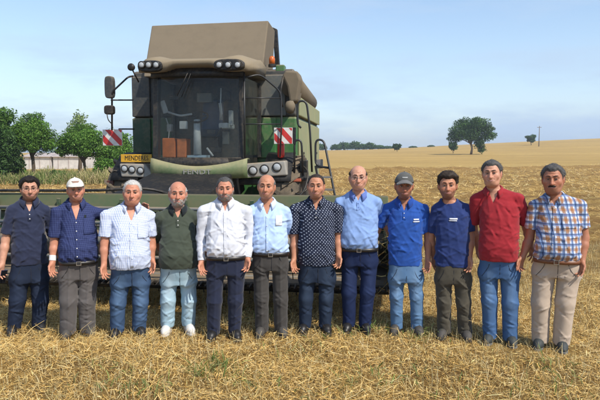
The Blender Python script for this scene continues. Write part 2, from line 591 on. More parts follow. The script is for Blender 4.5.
# the lone tree in the field at the right
D = 150
OAK = [(0.0, 0, 0.70, 0.26, 0.24, 0.20), (-0.27, 0.02, 0.60, 0.20, 0.2, 0.17), (-0.34, -0.03, 0.44, 0.15, 0.15, 0.14), (-0.12, 0.1, 0.82, 0.19, 0.2, 0.15), (0.10, -0.1, 0.84, 0.18, 0.2, 0.14), (-0.14, -0.1, 0.50, 0.22, 0.2, 0.16),
       (0.27, 0.0, 0.68, 0.19, 0.2, 0.17), (0.36, 0.03, 0.50, 0.14, 0.15, 0.14), (0.17, 0, 0.32, 0.12, 0.12, 0.17), (0.20, -0.04, 0.15, 0.09, 0.1, 0.12), (0.10, 0.05, 0.48, 0.22, 0.2, 0.16)]
tree('field_tree', 471, 116, 153, 50, D, 'large lone broad-crowned tree in the field behind the men on the right', cols=DARK + GREENS[:1], leaves=17000, size=0.22, blobs=OAK, trunk=0.3)
tree('bush', 453, 141, 151.5, 13, 165, 'small dark bush on the left of the lone field tree', 'bush', cols=DARK, leaves=1500, size=0.25, trunk=0.15)
tree('bush', 531, 133.2, 142.5, 13.5, 235, 'round dark bush on the skyline next to the pole', 'bush', cols=DARK, leaves=1800, size=0.32, trunk=0.15)
tree('bush', 397, 143, 151.5, 12, 200, 'small rounded bush on the skyline above the man in the grey cap', 'bush', cols=DARK, leaves=1500, size=0.3, trunk=0.15)

# far row of trees along the skyline
G2 = 'far trees on the skyline'
FARL = ['far tree on the skyline seen through the ladder rails of the harvester', 'leftmost small far tree right of the harvester ladder', 'second far tree in the skyline row right of the harvester', 'tallest far tree of the skyline row right of the harvester',
        'fourth far tree in the skyline row, right of the tallest one', 'small pointed far tree right of the tallest in the skyline row', 'low wide far tree near the right end of the skyline row', 'last low far tree at the right end of the skyline row',
        'tiny far bush-like tree just right of the rounded skyline bush', 'tiny far tree on the skyline above the young man with the quiff']
for i, (u, vt, w, dd) in enumerate([(321, 143.5, 12, 300), (336, 144, 12, 300), (344, 141.5, 16, 310), (355, 140.8, 16, 300), (363, 143.5, 13, 305), (370, 142, 11, 300), (378, 144.8, 15, 320), (388, 146, 14, 330), (413, 147.2, 8, 330), (431, 146.8, 7, 340)]):
    tree('far_tree', u, vt, 152, w, dd, FARL[i], cols=[mul(q, 1.25) for q in DARK], leaves=1500, size=0.42, trunk=0.1, group=G2, stems=2, blobs=LOW)  # leaf colours lightened, so distance haze is partly painted in

# utility pole on the hill
p = at_depth(539, 141, 215); p[2] = gz(p[0], p[1])
topz = at_depth(539, 126, 215)[2] - p[2]
POLEW = plain('weathered_pole', (0.16, 0.13, 0.10), 0.85)
pole = empty('utility_pole', p)
tag(pole, 'thin wooden utility pole standing on the skyline at the right', 'pole')
MB().tube([(0, 0, -0.3), (0, 0, topz)], [0.17, 0.12], 8).build('post', POLEW, pole, smooth=True)
MB().box(-0.75, 0.75, -0.06, 0.06, topz - 0.55, topz - 0.4).build('crossarm', POLEW, pole)
for k in (-0.6, 0.0, 0.6):
    MB().tube([(k, 0, topz - 0.4), (k, 0, topz - 0.22)], 0.05, 6).build('insulator', plain('porcelain', (0.5, 0.48, 0.45), 0.3), pole)

# long low pale sheds beyond the grass
SHEDM = plain('pale_sheet', (0.56, 0.53, 0.50), 0.7, scale=1.5)
SHEDR = plain('grey_sheet_roof', (0.42, 0.36, 0.33), 0.7, scale=1.5)
for (u0, u1, lab) in ((24, 51, 'long low pale shed beyond the tall grass, left of the two'), (53, 82, 'long low pale shed beyond the tall grass, right of the two')):
    a = at_depth(u0, 158, 72); b = at_depth(u1, 158, 72)
    zg = min(gz(a[0], 72), gz(b[0], 72))
    wd = b[0] - a[0]
    r = empty('low_shed', (a[0], 72, zg)); tag(r, lab, 'shed', 'low sheds beyond the grass')
    h = at_depth(u0, 157.0, 72)[2] - zg
    MB().box(0, wd, 0, 5, 0, h).build('wall', SHEDM, r)
    MB().prism([(-0.15, -0.25, h), (-0.15, 2.5, h + 0.42), (-0.15, 5.25, h), (-0.15, 5.25, h + 0.08), (-0.15, 2.5, h + 0.52), (-0.15, -0.25, h + 0.08)], (wd + 0.3, 0, 0)).build('roof', SHEDR, r)
    k = 0.6
    while k < wd:
        MB().box(k, k + 0.06, -0.05, -0.002, 0, h - 0.03).build('wall_post', SHEDR, r)
        k += 1.25

# ------------------------------------------------------------------ the combine harvester
CA = R(7.0)
CO = np.array([-1.94, 10.9, 0.0])
CRt = np.array([math.cos(CA), -math.sin(CA), 0]); CBk = np.array([math.sin(CA), math.cos(CA), 0])
comb = empty('combine_harvester', CO, -CA)
tag(comb, 'dusty green combine harvester with wide header, parked behind the row of men', 'harvester')


def C(u, v, yl):
    """pixel on the plane yl metres behind the windscreen, in the machine's own axes"""
    d = ray(u, v); o = np.array([0, 0, CAM_H]) - CO
    t = (yl - o @ CBk) / (d @ CBk)
    p = o + d * t
    return np.array([p @ CRt, p @ CBk, p[2]])


def CX(u, yl, v=150): return C(u, v, yl)[0]
def CZ(v, yl, u=200): return C(u, v, yl)[2]


def dusty(name, col, dust=0.45, rough=0.45, dcol=(0.27, 0.205, 0.13), scale=3.0, top=0.6, con=1.0):
    t = NT(name)
    f = t.noise(scale, 7, 0.68); f2 = t.noise(scale * 7, 4, 0.6)
    g = t.n.new('ShaderNodeNewGeometry')
    nx_, ny_, nz_ = t.sep(g.outputs['Normal'])
    upf = t.math('MULTIPLY', t.math('MAXIMUM', nz_, 0.0), top)
    k = t.math('ADD', t.math('MULTIPLY_ADD', f, 1.3 * con, -0.65 * con + dust), upf)
    k = t.math('ADD', k, t.math('MULTIPLY_ADD', f2, 0.5, -0.25)); k.node.use_clamp = True
    c = t.mix(k, col, dcol)
    r = t.math('MULTIPLY_ADD', k, 0.9 - rough, rough)
    t.bump(f2, 0.08, 0.004)
    return t.done(c, r, spec=0.4)


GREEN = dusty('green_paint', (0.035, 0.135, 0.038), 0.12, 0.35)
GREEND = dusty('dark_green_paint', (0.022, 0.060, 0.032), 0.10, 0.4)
GREENL = dusty('light_green_hood', (0.075, 0.145, 0.055), 0.40, 0.4, (0.30, 0.27, 0.15))
BEAM = dusty('header_green', (0.045, 0.095, 0.038), 0.36, 0.5, (0.125, 0.11, 0.06))
GREENP = dusty('pale_green_side', (0.20, 0.26, 0.12), 0.5, 0.5, (0.33, 0.29, 0.17))
DUST = dusty('dust_covered_panel', (0.115, 0.092, 0.060), 0.62, 0.75, (0.180, 0.143, 0.096))
ROOFD = dusty('dusty_roof', (0.16, 0.13, 0.085), 0.65, 0.7, (0.25, 0.20, 0.13))
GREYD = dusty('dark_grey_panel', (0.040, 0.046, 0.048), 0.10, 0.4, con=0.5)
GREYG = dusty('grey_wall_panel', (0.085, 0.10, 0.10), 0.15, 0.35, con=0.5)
BLACK = dusty('black_plastic_dusty', (0.012, 0.012, 0.012), 0.03, 0.45, top=0.12, con=0.4)
INTAKE = dusty('intake_shade_black', (0.008, 0.008, 0.008), 0.0, 0.7, top=0.02, con=0.3)  # near-black puts the shadow around the feeder house into its colour
RUBBER = dusty('tyre_rubber', (0.018, 0.018, 0.018), 0.15, 0.85)
LAMPH = dusty('lamp_housing', (0.34, 0.34, 0.32), 0.25, 0.35)
METAL = dusty('worn_metal', (0.22, 0.22, 0.22), 0.25, 0.4)
METAL.node_tree.nodes['Principled BSDF'].inputs['Metallic'].default_value = 0.5
BLUEM = dusty('blue_grey_reel_paint', (0.06, 0.09, 0.115), 0.15, 0.5)
REDP = plain('red_reflective', (0.50, 0.03, 0.025), 0.4); WHTP = plain('white_reflective', (0.66, 0.64, 0.60), 0.4)
ORANGE = plain('orange_box', (0.62, 0.17, 0.04), 0.5); AMBER = plain('amber_plate', (0.62, 0.33, 0.02), 0.45); RIMY = dusty('rim_paint', (0.35, 0.06, 0.04), 0.35, 0.5)
t = NT('cab_glass')
tr = t.n.new('ShaderNodeBsdfTransparent'); tr.inputs[0].default_value = (0.86, 0.89, 0.87, 1)
gl = t.n.new('ShaderNodeBsdfGlossy'); gl.inputs['Roughness'].default_value = 0.06; gl.inputs['Color'].default_value = (0.85, 0.88, 0.9, 1)
df = t.n.new('ShaderNodeBsdfDiffuse'); df.inputs['Color'].default_value = (0.20, 0.17, 0.12, 1)
m1 = t.n.new('ShaderNodeMixShader'); m2 = t.n.new('ShaderNodeMixShader')
fr = t.n.new('ShaderNodeFresnel'); fr.inputs['IOR'].default_value = 1.5
dirt = t.math('MULTIPLY_ADD', t.noise(5, 7, 0.7, stretch=(1.5, 1, 0.4)), 0.32, -0.11); dirt.node.use_clamp = True
t.link(t.math('MULTIPLY', fr.outputs[0], 0.6), m1.inputs[0]); t.link(tr.outputs[0], m1.inputs[1]); t.link(gl.outputs[0], m1.inputs[2])
t.link(dirt, m2.inputs[0]); t.link(m1.outputs[0], m2.inputs[1]); t.link(df.outputs[0], m2.inputs[2])
t.link(m2.outputs[0], t.n['Material Output'].inputs['Surface'])
GLASS = t.m
t = NT('lamp_glass'); t.done((0.42, 0.44, 0.45), 0.12, spec=0.8); LENS = t.m


def lamp_unit(c, r, parent, name='work_light', depth=0.05):
    """round lamp looking forward"""
    o = MB().lathe([(r * 1.18, 0.03), (r * 1.18, -0.012), (r, -0.018), (r * 0.96, 0.0)], c, 'y', 18).build(name, BLACK, parent, smooth=False)
    MB().lathe([(r * 0.94, 0.0), (r * 0.90, -0.008), (r * 0.5, -0.016), (0.004, -0.019)], c, 'y', 18).build('lens', LENS, o, smooth=True)
    return o


def tubep(name, pts, r, mat, parent, seg=8):
    return MB().tube(pts, r, seg).build(name, mat, parent, smooth=True)


def rounded(pts, rad=0.09, n=4):
    """polyline with its corners rounded"""
    pts = [np.asarray(p, float) for p in pts]
    out = [pts[0]]
    for a, b, c in zip(pts[:-2], pts[1:-1], pts[2:]):
        d1 = a - b; d2 = c - b
        r1 = min(rad, np.linalg.norm(d1) * 0.45); r2 = min(rad, np.linalg.norm(d2) * 0.45)
        p = b + d1 / np.linalg.norm(d1) * r1; q = b + d2 / np.linalg.norm(d2) * r2
        for i in range(n + 1):
            s = i / n
            out.append((1 - s) ** 2 * p + 2 * s * (1 - s) * b + s * s * q)
    out.append(pts[-1])
    return out


# ---- main body behind the cab
YB = 1.55
xl, xr = CX(132.5, YB), CX(297, YB)
zsplit = CZ(117, YB); zdeck = 1.05; ztopb = CZ(70, YB)
YR = 6.2
xrr = xr
body = MB().box(xl, xr, YB, YR, 0.95, zsplit).build('lower_body', GREEN, comb, bevel=0.05)
upperb = MB().hexa([(xl, YB, zsplit + 0.003), (xr, YB, zsplit + 0.003), (xr, YR, zsplit + 0.003), (xl, YR, zsplit + 0.003), (xl + 0.05, YB, ztopb), (xr - 0.05, YB, ztopb), (xr - 0.25, YR, ztopb - 0.25), (xl + 0.25, YR, ztopb - 0.25)]).build('upper_body', GREYD, comb, bevel=0.05)
# front panels left and right of the cab
for (ua, ub) in ((133, 151), (254, 276)):
    a, b = CX(ua, YB - 0.04), CX(ub, YB - 0.04)
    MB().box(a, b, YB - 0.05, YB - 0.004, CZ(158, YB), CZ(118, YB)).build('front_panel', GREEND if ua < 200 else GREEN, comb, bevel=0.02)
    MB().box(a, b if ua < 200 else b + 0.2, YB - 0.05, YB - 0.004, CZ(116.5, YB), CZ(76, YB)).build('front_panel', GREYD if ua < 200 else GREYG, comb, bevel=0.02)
# side panels along the machine
for (y0, y1) in ((1.7, 3.1), (3.15, 4.6), (4.65, 6.1)):
    sp = MB().box(xr + 0.003, xr + 0.04, y0, y1, 1.2, zsplit - 0.06).build('side_panel', GREENP, comb, bevel=0.02)
    MB().box(xr + 0.042, xr + 0.056, y0 + 0.6, y0 + 0.75, 1.9, 1.95).build('panel_latch', BLACK, sp)
    MB().box(xr + 0.003, xr + 0.05, y0, y1, zsplit + 0.02, ztopb - 0.55).build('side_panel', GREENP, comb, bevel=0.02)
    MB().box(xl - 0.04, xl - 0.003, y0, y1, 1.2, zsplit - 0.06).build('side_panel', GREENP, comb, bevel=0.02)
MB().box(xl + 0.2, xr - 0.2, YR + 0.003, YR + 0.7, 1.3, ztopb - 0.9).build('rear_hood', GREENP, comb, bevel=0.12)

# ---- grain tank with raised dust-covered hood
p_bl, p_br = C(143, 59, 1.25), C(262, 57, 1.25)
p_tl, p_tr = C(151.5, 25.5, 2.0), C(268.5, 20.5, 2.0)
back = 1.0
q_bl, q_br = p_bl + np.array([0.05, back + 0.5, 0]), p_br + np.array([-0.05, back + 0.5, 0])
q_tl, q_tr = p_tl + np.array([0.03, back, 0.0]), p_tr + np.array([-0.03, back, 0.0])
p_bl[2] -= 0.35; p_br[2] -= 0.35; q_bl[2] -= 0.35; q_br[2] -= 0.35
MB().hexa([p_bl, p_br, q_br, q_bl, p_tl, p_tr, q_tr, q_tl]).build('grain_tank_hood', DUST, comb, bevel=0.025, segs=2)
# black rubber edge of the folded-up side flap
a, b = C(272.5, 27, 3.6), C(279.5, 66, 3.6)
c_, d_ = C(277.0, 29, 3.6), C(275.0, 66, 3.6)
MB().prism([a, c_, b, d_], (0, 0.12, 0)).build('tank_side_flap', BLACK, comb, bevel=0.01)
for u in ():
    pa, pb = C(u, 57, 1.22), C(u + 2.5, 24.5, 1.98)
    d = np.array([0, -0.03, 0.0])
    tubep('tank_rib', [pa + d + np.array([0, 0.02, 0.05]), pb + d + np.array([0, 0.03, -0.05])], 0.008, DUST, comb, 6)
# beacon
bc = C(272, 64, 1.6)
bo = MB().lathe([(0.075, 0), (0.075, 0.05), (0.06, 0.06)], bc + np.array([0, 0, -0.06]), 'z', 14).build('beacon', BLACK, comb)
MB().lathe([(0.06, 0.0), (0.062, 0.10), (0.045, 0.15), (0.01, 0.16)], bc, 'z', 14).build('lens', plain('beacon_orange', (0.55, 0.12, 0.02), 0.25), bo, smooth=True)
MB().box(bc[0] + 0.08, bc[0] + 0.26, bc[1] - 0.05, bc[1] + 0.2, bc[2] - 0.16, bc[2] - 0.02).build('beacon_bracket', GREEN, comb, bevel=0.02)

# ---- unloading auger folded back along the side
fa = C(290.5, 84, 1.15); ra_ = C(309, 103, 6.4)
ua_ = (ra_ - fa); ul = np.linalg.norm(ua_); ua_ /= ul
au = tubep('unloading_auger', [fa + ua_ * 0.25, fa + ua_ * ul], 0.23, DUST, comb, 18)
MB().prism([fa + np.array([-0.17, 0, 0.16]), fa + np.array([-0.10, 0, 0.27]), fa + np.array([0.14, 0, 0.25]), fa + np.array([0.20, 0, 0.08]), fa + np.array([0.13, 0, -0.33]), fa + np.array([-0.02, 0, -0.36]), fa + np.array([-0.07, 0, -0.05])],
           (0.0, 0.5, 0)).build('auger_elbow', DUST, comb, bevel=0.04)
tubep('auger_hose', rounded([fa + np.array([-0.14, -0.02, 0.15]), fa + np.array([-0.20, -0.06, -0.2]), fa + np.array([-0.15, -0.04, -0.45])], 0.1), 0.02, BLACK, comb)
mr = C(290, 107, 1.0)
mo = MB().lathe([(0.05, 0.1), (0.12, 0.06), (0.125, 0.0), (0.11, -0.06), (0.06, -0.09)], mr, 'x', 16).build('side_work_light', DUST, comb, smooth=True)
tubep('bracket', [mr + np.array([-0.05, 0.05, 0]), mr + np.array([-0.1, 0.55, 0.05])], 0.02, BLACK, mo)

# ---- cab
gzb, gzt = CZ(158, 0), CZ(75, 0)
xa, xb = CX(153, 0), CX(239, 0)
xm = (xa + xb) / 2
YC = 1.5


def bow(x): return 0.16 * ((x - xm) / ((xb - xa) / 2)) ** 2        # curved windscreen


N = 12
top_in = 0.05
scr = [[(xa + (xb - xa) * i / N, bow(xa + (xb - xa) * i / N) - 0.05 + 0.10 * j / 6, gzb + (gzt - gzb) * j / 6) for j in range(7)] for i in range(N + 1)]
MB().grid(scr).build('windscreen', GLASS, comb, smooth=True)
for s, xx in ((-1, xa), (1, xb)):
    MB().hexa([(xx - 0.05, 0.10, gzb), (xx + 0.05, 0.10, gzb), (xx + 0.05, 0.26, gzb), (xx - 0.05, 0.26, gzb), (xx - 0.05, 0.20, gzt + 0.05), (xx + 0.05, 0.20, gzt + 0.05), (xx + 0.05, 0.36, gzt + 0.05), (xx - 0.05, 0.36, gzt + 0.05)]).build('cab_pillar', BLACK, comb, bevel=0.015)
    xs = xx + s * 0.09
    MB().box(xs - 0.04, xs + 0.04, YC - 0.1, YC, gzb, gzt).build('cab_pillar', BLACK, comb, bevel=0.01)
    MB().hexa([(xx + s * 0.02, 0.27, gzb + 0.05), (xx + s * 0.025, 0.27, gzb + 0.05), (xs + 0.005 * s, YC - 0.11, gzb + 0.05), (xs, YC - 0.11, gzb + 0.05), (xx + s * 0.02, 0.36, gzt), (xx + s * 0.025, 0.36, gzt), (xs + 0.005 * s, YC - 0.11, gzt), (xs, YC - 0.11, gzt)]).build('side_window', GLASS, comb)
MB().box(xa - 0.05, xb + 0.05, 0.02, YC, gzb - 0.12, gzb - 0.003).build('cab_floor', BLACK, comb)
MB().box(xa - 0.05, xb + 0.05, YC + 0.003, YB - 0.06, gzb, gzt).build('cab_rear_wall', GREYD, comb)
MB().box(xa + 0.25, xb - 0.25, YC - 0.008, YC + 0.002, gzb + 0.75, gzt - 0.15).build('rear_window', plain('rear_glass', (0.05, 0.06, 0.07), 0.1), comb)
# black bands above and below the glass
MB().grid([[(xa - 0.06 + (xb - xa + 0.12) * i / N, bow(xa + (xb - xa) * i / N) + 0.02 - (0.06 if j == 0 else -0.02), (gzt - 0.02, gzt + 0.16)[j]) for j in (0, 1)] for i in range(N + 1)]).build('windscreen_header', BLACK, comb, smooth=True, solid=0.03)
MB().grid([[(xa - 0.06 + (xb - xa + 0.12) * i / N, bow(xa + (xb - xa) * i / N) - (0.045 if j == 0 else 0.055), (gzb + 0.01, gzb - 0.20)[j]) for j in (0, 1)] for i in range(N + 1)]).build('windscreen_sill', BLACK, comb, smooth=True, solid=0.02)

# roof: dusty cap with two dark lamp pods at the front corners
yf = -0.25
rzl, rzt = CZ(70.5, yf), CZ(58.5, yf)
ra0, ra1 = CX(137, yf), CX(248, yf)
prof = []
n = 30
for i in range(n + 1):
    s = i / n; x = ra0 + (ra1 - ra0) * s
    e = abs(2 * s - 1)
    yfront = yf + 0.16 * e ** 3 - 0.03 * math.cos(s * math.tau)
    hump = 0.5 + 0.5 * math.cos(min(1, abs(e - 0.74) / 0.26) * math.pi)       # bulge over the lamps
    zt = rzt + 0.05 * hump - 0.09 * max(0, e - 0.86) / 0.14
    zb = rzl + 0.10 * (1 - sstep(0.30, 0.55, e)) - 0.02 * hump
    prof.append([(x, yfront + 0.04, zb), (x, yfront, (zb + zt) / 2 + 0.02), (x, yfront + 0.05, zt), (x, yf + 0.5, zt + 0.08), (x, 1.0, rzt + 0.16 - 0.1 * max(0, e - 0.8)), (x, 1.62, rzt + 0.10 - 0.1 * max(0, e - 0.8)), (x, 1.62, rzl + 0.02), (x, 0.4, rzl + 0.06), (x, yfront + 0.04, zb)])
g = MB(); g.grid(prof)
ev = list(g.bm.edges)
bmesh.ops.remove_doubles(g.bm, verts=g.bm.verts, dist=0.0005)
bmesh.ops.holes_fill(g.bm, edges=[e for e in g.bm.edges if e.is_boundary], sides=0)
g.build('cab_roof', ROOFD, comb, smooth=True)
for (u0, u1, lights) in ((138.5, 163, (141.5, 148.5, 156)), (214, 244, (219, 228, 237.5))):
    yy = yf - 0.03
    za, zb_ = CZ(70.5, yy), CZ(59.0, yy)
    x0_, x1_ = CX(u0, yy), CX(u1, yy)
    ring = []
    for k in range(24):
        a = k * math.tau / 24
        ring.append(((x0_ + x1_) / 2 + (x1_ - x0_) / 2 * np.sign(math.cos(a)) * abs(math.cos(a)) ** 0.6, yy + 0.02, (za + zb_) / 2 + (zb_ - za) / 2 * np.sign(math.sin(a)) * abs(math.sin(a)) ** 0.75))
    pod = MB().prism(ring, (0, 0.2, 0)).build('lamp_pod', BLACK, comb, bevel=0.02)
    for u in lights:
        lamp_unit(C(u, 64.6, yy - 0.01), 0.054, pod)

# ---- nose below the windscreen with lettering
NH = 20
hood = []
ya0 = -0.12
hx0, hx1 = CX(150, ya0), CX(247, ya0)
for i in range(NH + 1):
    s = i / NH; x = hx0 + (hx1 - hx0) * s; e = 2 * s - 1
    yfr = ya0 - 0.10 * (1 - e * e)
    ztop_ = CZ(166.5, ya0) + (CZ(158.5, ya0) - CZ(166.5, ya0)) * abs(e) ** 1.8
    zbot = CZ(178.5, ya0) + 0.02 * abs(e)
    zm = ztop_ - (ztop_ - zbot) * 0.45
    hood.append([(x, yfr + 0.22, ztop_ - 0.01), (x, yfr + 0.03, ztop_), (x, yfr, zm), (x, yfr + 0.05, zbot), (x, yfr + 0.35, zbot - 0.01)])
MB().grid(hood).build('nose_panel', GREENL, comb, smooth=True, solid=0.02)


def text_mesh(name, body_, size, mat, parent, loc, rot=(math.pi / 2, 0, 0), extrude=0.002, sx=1.0, bold=0.0):
    cu = bpy.data.curves.new(name, 'FONT'); cu.body = body_; cu.size = size; cu.align_x = 'CENTER'; cu.align_y = 'CENTER'; cu.extrude = extrude; cu.offset = bold
    cu.resolution_u = 3
    tmp = bpy.data.objects.new(name + '_tmp', cu); COL.objects.link(tmp)
    dg = bpy.context.evaluated_depsgraph_get(); dg.update()
    me = bpy.data.meshes.new_from_object(tmp.evaluated_get(dg))
    bpy.data.objects.remove(tmp); bpy.data.curves.remove(cu)
    me.name = name
    o = link_mesh(name, me, None, parent); me.materials.clear(); me.materials.append(mat)
    o.location = loc; o.rotation_euler = rot; o.scale = (sx, 1, 1)
    return o


tp = C(197, 172.0, ya0 - 0.115)
text_mesh('lettering', 'FENDT', 0.125, LAMPH, comb, tp, (math.pi / 2 + 0.10, 0, 0), sx=1.35, bold=0.001)

# ---- headlamp clusters
YH = 0.35
for (quad, lamps, r) in (([(119, 163.5), (145, 164), (156, 178), (121, 177)], ((124.5, 168.5), (132, 169.5), (140.5, 170.5)), 0.062),
                         ([(246, 163.5), (285, 160.5), (287.5, 175.5), (237.5, 178.5)], ((253, 170.5), (264.5, 169), (277, 167.0)), 0.075)):
    ring = [C(u, v, YH) for u, v in quad]
    hl_ = MB().prism(ring, (0, 0.35, 0)).build('headlamp_housing', LAMPH, comb, bevel=0.03, segs=3)
    for u, v in lamps:
        lamp_unit(C(u, v, YH - 0.005), r, hl_, 'headlight')
MB().box(CX(119, YH + 0.1), CX(289, YH + 0.1), YH + 0.10, YH + 0.55, CZ(185, YH), CZ(178, YH) - 0.01).build('front_beam', BLACK, comb, bevel=0.02)
# amber plate, letters dark
yp = 0.45
pl = MB().box(CX(121, yp), CX(152, yp), yp - 0.02, yp, CZ(162.3, yp), CZ(154.3, yp)).build('number_plate', AMBER, comb, bevel=0.006)
text_mesh('lettering', 'MENDERES', 0.128, BLACK, pl, C(136.5, 158.2, yp - 0.0225), (math.pi / 2, 0, 0), sx=0.76, bold=0.0)
# marker lamp on an arm at the left
tubep('marker_arm', rounded([C(120, 172, 0.5), C(113, 170, 0.45), C(110.5, 182, 0.45)], 0.05), 0.014, BLACK, comb)
MB().box(CX(107, 0.45), CX(113.5, 0.45), 0.40, 0.5, CZ(185.5, 0.45), CZ(181, 0.45)).build('marker_lamp', plain('marker_red', (0.10, 0.03, 0.02), 0.4), comb, bevel=0.01)

# ---- warning boards
def warning_board(u0, u1, v0, v1, yl, flip):
    x0, x1, z0, z1 = CX(u0, yl), CX(u1, yl), CZ(v1, yl), CZ(v0, yl)
    b = MB().box(x0, x1, yl, yl + 0.012, z0, z1).build('warning_board', WHTP, comb, bevel=0.004)
    w, h_ = x1 - x0, z1 - z0
    # diagonal red stripes as thin raised film, clipped to the board
    for c0 in (-0.55, 0.12, 0.80):
        pts = []
        wd = 0.36
        poly = [(c0, 0.0), (c0 + wd, 0.0), (c0 + wd - 1.0 if False else c0 + wd + 0.0, 0.0)]
        # stripe between the lines s - (1-t)*0.9 = c0 and c0 + wd, top left to bottom right
        band_ = []
        M = 12
        lo, hi = [], []
        for k in range(M + 1):
            tt = k / M
            a0 = c0 + (1 - tt) * 0.75; a1 = a0 + wd
            a0 = min(max(a0, 0.02), 0.98); a1 = min(max(a1, 0.02), 0.98)
            if a1 - a0 > 0.004:
                lo.append((a0, tt)); hi.append((a1, tt))
        if len(lo) > 1:
            g = MB()
            conv = lambda s, q: (x0 + w * s, yl - 0.002, z0 + h_ * (0.02 + 0.96 * q))
            g.grid([[conv(*p), conv(*q)] for p, q in zip(lo, hi)])
            g.build('red_stripe', REDP, b)
    return b


warning_board(103, 122.5, 129, 145.5, 0.55, False)
warning_board(274, 292.5, 128, 144, 0.55, False)
MB().box(CX(292.5, 0.6), CX(296, 0.6), 0.57, 0.6, CZ(144, 0.6), CZ(128, 0.6)).build('board_bracket', BLACK, comb)

# ---- mirrors at the left
ym = 0.25
tubep('mirror_arm', rounded([C(133, 76, 0.5), C(128, 77, 0.3), C(112, 92, ym), C(112, 130, 0.5)], 0.06), 0.018, BLACK, comb)
tubep('mirror_arm', [C(111, 100, ym), C(133, 100, 0.7)], 0.014, BLACK, comb)
tubep('mirror_arm', [C(119, 129, 0.55), C(134, 129, 1.2)], 0.014, BLACK, comb)
for (u0, u1, v0, v1) in ((104, 112.5, 75.5, 98.5), (103.5, 112.5, 105, 114.5)):
    c0 = C((u0 + u1) / 2, (v0 + v1) / 2, ym)
    wv, hv_ = abs(CX(u1, ym) - CX(u0, ym)) / 2, abs(CZ(v0, ym) - CZ(v1, ym)) / 2
    ring = [(c0[0] + wv * np.sign(math.cos(a)) * abs(math.cos(a)) ** 0.5, c0[1], c0[2] + hv_ * np.sign(math.sin(a)) * abs(math.sin(a)) ** 0.5) for a in np.linspace(0, math.tau, 20, endpoint=False)]
    mo = MB().prism(ring, (0.02, 0.10, 0)).build('mirror', GREYD if v0 < 100 else BLACK, comb, bevel=0.02)
    MB().prism([(c0[0] + (p[0] - c0[0]) * 0.85, c0[1] + 0.102, c0[2] + (p[2] - c0[2]) * 0.85) for p in ring], (0, 0.004, 0)).build('mirror_glass', plain('mirror_silver', (0.5, 0.52, 0.55), 0.05, 0.9), mo)
tubep('mirror_cable', rounded([C(107, 114, ym), C(108, 120, ym), C(112, 124, ym + 0.05)], 0.05), 0.01, BLACK, comb)
wl_ = C(131, 67, 0.1)
lo_ = MB().lathe([(0.02, 0.09), (0.06, 0.05), (0.07, 0.0), (0.06, -0.02)], wl_, 'y', 14).build('roof_work_light', BLACK, comb, smooth=True)
tubep('bracket', [wl_ + np.array([0.01, 0.05, -0.05]), wl_ + np.array([0.06, 0.2, -0.25])], 0.014, BLACK, lo_)
# wiper
tubep('wiper', [C(189, 70, -0.1), C(177, 96, -0.1)], 0.009, BLACK, comb, 6)
tubep('wiper', [C(192, 70, -0.1), C(181.5, 97, -0.09)], 0.006, BLACK, comb, 6)

# ---- grab rails, steps and gate at the right
RP = plain('black_rail', (0.02, 0.02, 0.02), 0.4)
tubep('grab_rail', rounded([C(243, 78, 0.1), C(260, 74, 0.3), C(281, 92, 0.5), C(281.5, 124, 0.5), C(280, 157, 0.5)], 0.12), 0.017, RP, comb)
tubep('grab_rail', [C(243, 98, 0.15), C(281, 98, 0.5)], 0.012, RP, comb)
tubep('grab_rail', [C(243, 124, 0.15), C(281, 124, 0.5)], 0.012, RP, comb)
tubep('grab_rail', [C(244, 72, 0.05), C(245, 158, 0.05)], 0.017, RP, comb)
tubep('grab_rail', rounded([C(301, 128, 0.9), C(297.5, 124, 0.9), C(297.5, 101, 0.9), C(306.5, 101, 0.9), C(310, 130, 0.9), C(312, 172, 0.9)], 0.12), 0.02, RP, comb)
tubep('grab_rail', rounded([C(294.5, 176, 0.6), C(294.5, 140, 0.6), C(301.5, 140, 0.6), C(303, 176, 0.6)], 0.12), 0.019, RP, comb)
tubep('ladder_rail', rounded([C(330, 168, 0.5), C(315.5, 166, 0.6), C(315.5, 139.5, 0.6), C(324, 140, 0.6), C(335, 196, 0.3), C(338, 214, 0.3)], 0.12), 0.021, RP, comb)
tubep('ladder_rail', [C(315.5, 166, 0.6), C(325, 214, 0.3)], 0.021, RP, comb)
MB().box(CX(284, 0.8), CX(316, 0.8), 0.55, 1.5, CZ(180, 0.6), CZ(177, 0.6)).build('platform', BLACK, comb, bevel=0.01)
for v in (176, 188, 200, 212):
    MB().box(CX(316 + (v - 166) * 0.2, 0.45), CX(331 + (v - 168) * 0.14, 0.45), 0.25, 0.5, CZ(v, 0.45) - 0.02, CZ(v, 0.45) + 0.01).build('step', METAL, comb)
MB().box(CX(316, 0.62), CX(323, 0.62), 0.60, 0.64, CZ(168, 0.62), CZ(159, 0.62)).build('platform_gate_panel', METAL, comb, bevel=0.01)
# clutter by the platform: valve block, fire extinguisher, tool box
fx = C(281, 158, 0.75)
fe = MB().lathe([(0.02, 0), (0.065, 0.02), (0.07, 0.06), (0.07, 0.30), (0.05, 0.36), (0.02, 0.38)], fx, 'z', 14).build('fire_extinguisher', plain('extinguisher_red', (0.48, 0.03, 0.02), 0.35), comb, smooth=True)
MB().box(fx[0] - 0.03, fx[0] + 0.03, fx[1] - 0.03, fx[1] + 0.03, fx[2] + 0.38, fx[2] + 0.44).build('valve', BLACK, fe)
MB().box(CX(300, 0.7), CX(307, 0.7), 0.66, 0.9, CZ(172, 0.7), CZ(160, 0.7)).build('valve_block', BLACK, comb, bevel=0.015)
tubep('hose', rounded([C(296, 178, 0.6), C(290, 190, 0.4), C(300, 196, 0.3), C(312, 184, 0.5)], 0.2), 0.018, BLACK, comb)
tubep('hose', rounded([C(303, 166, 0.65), C(309, 172, 0.5), C(305, 190, 0.3), C(296, 200, 0.2)], 0.2), 0.018, BLACK, comb)
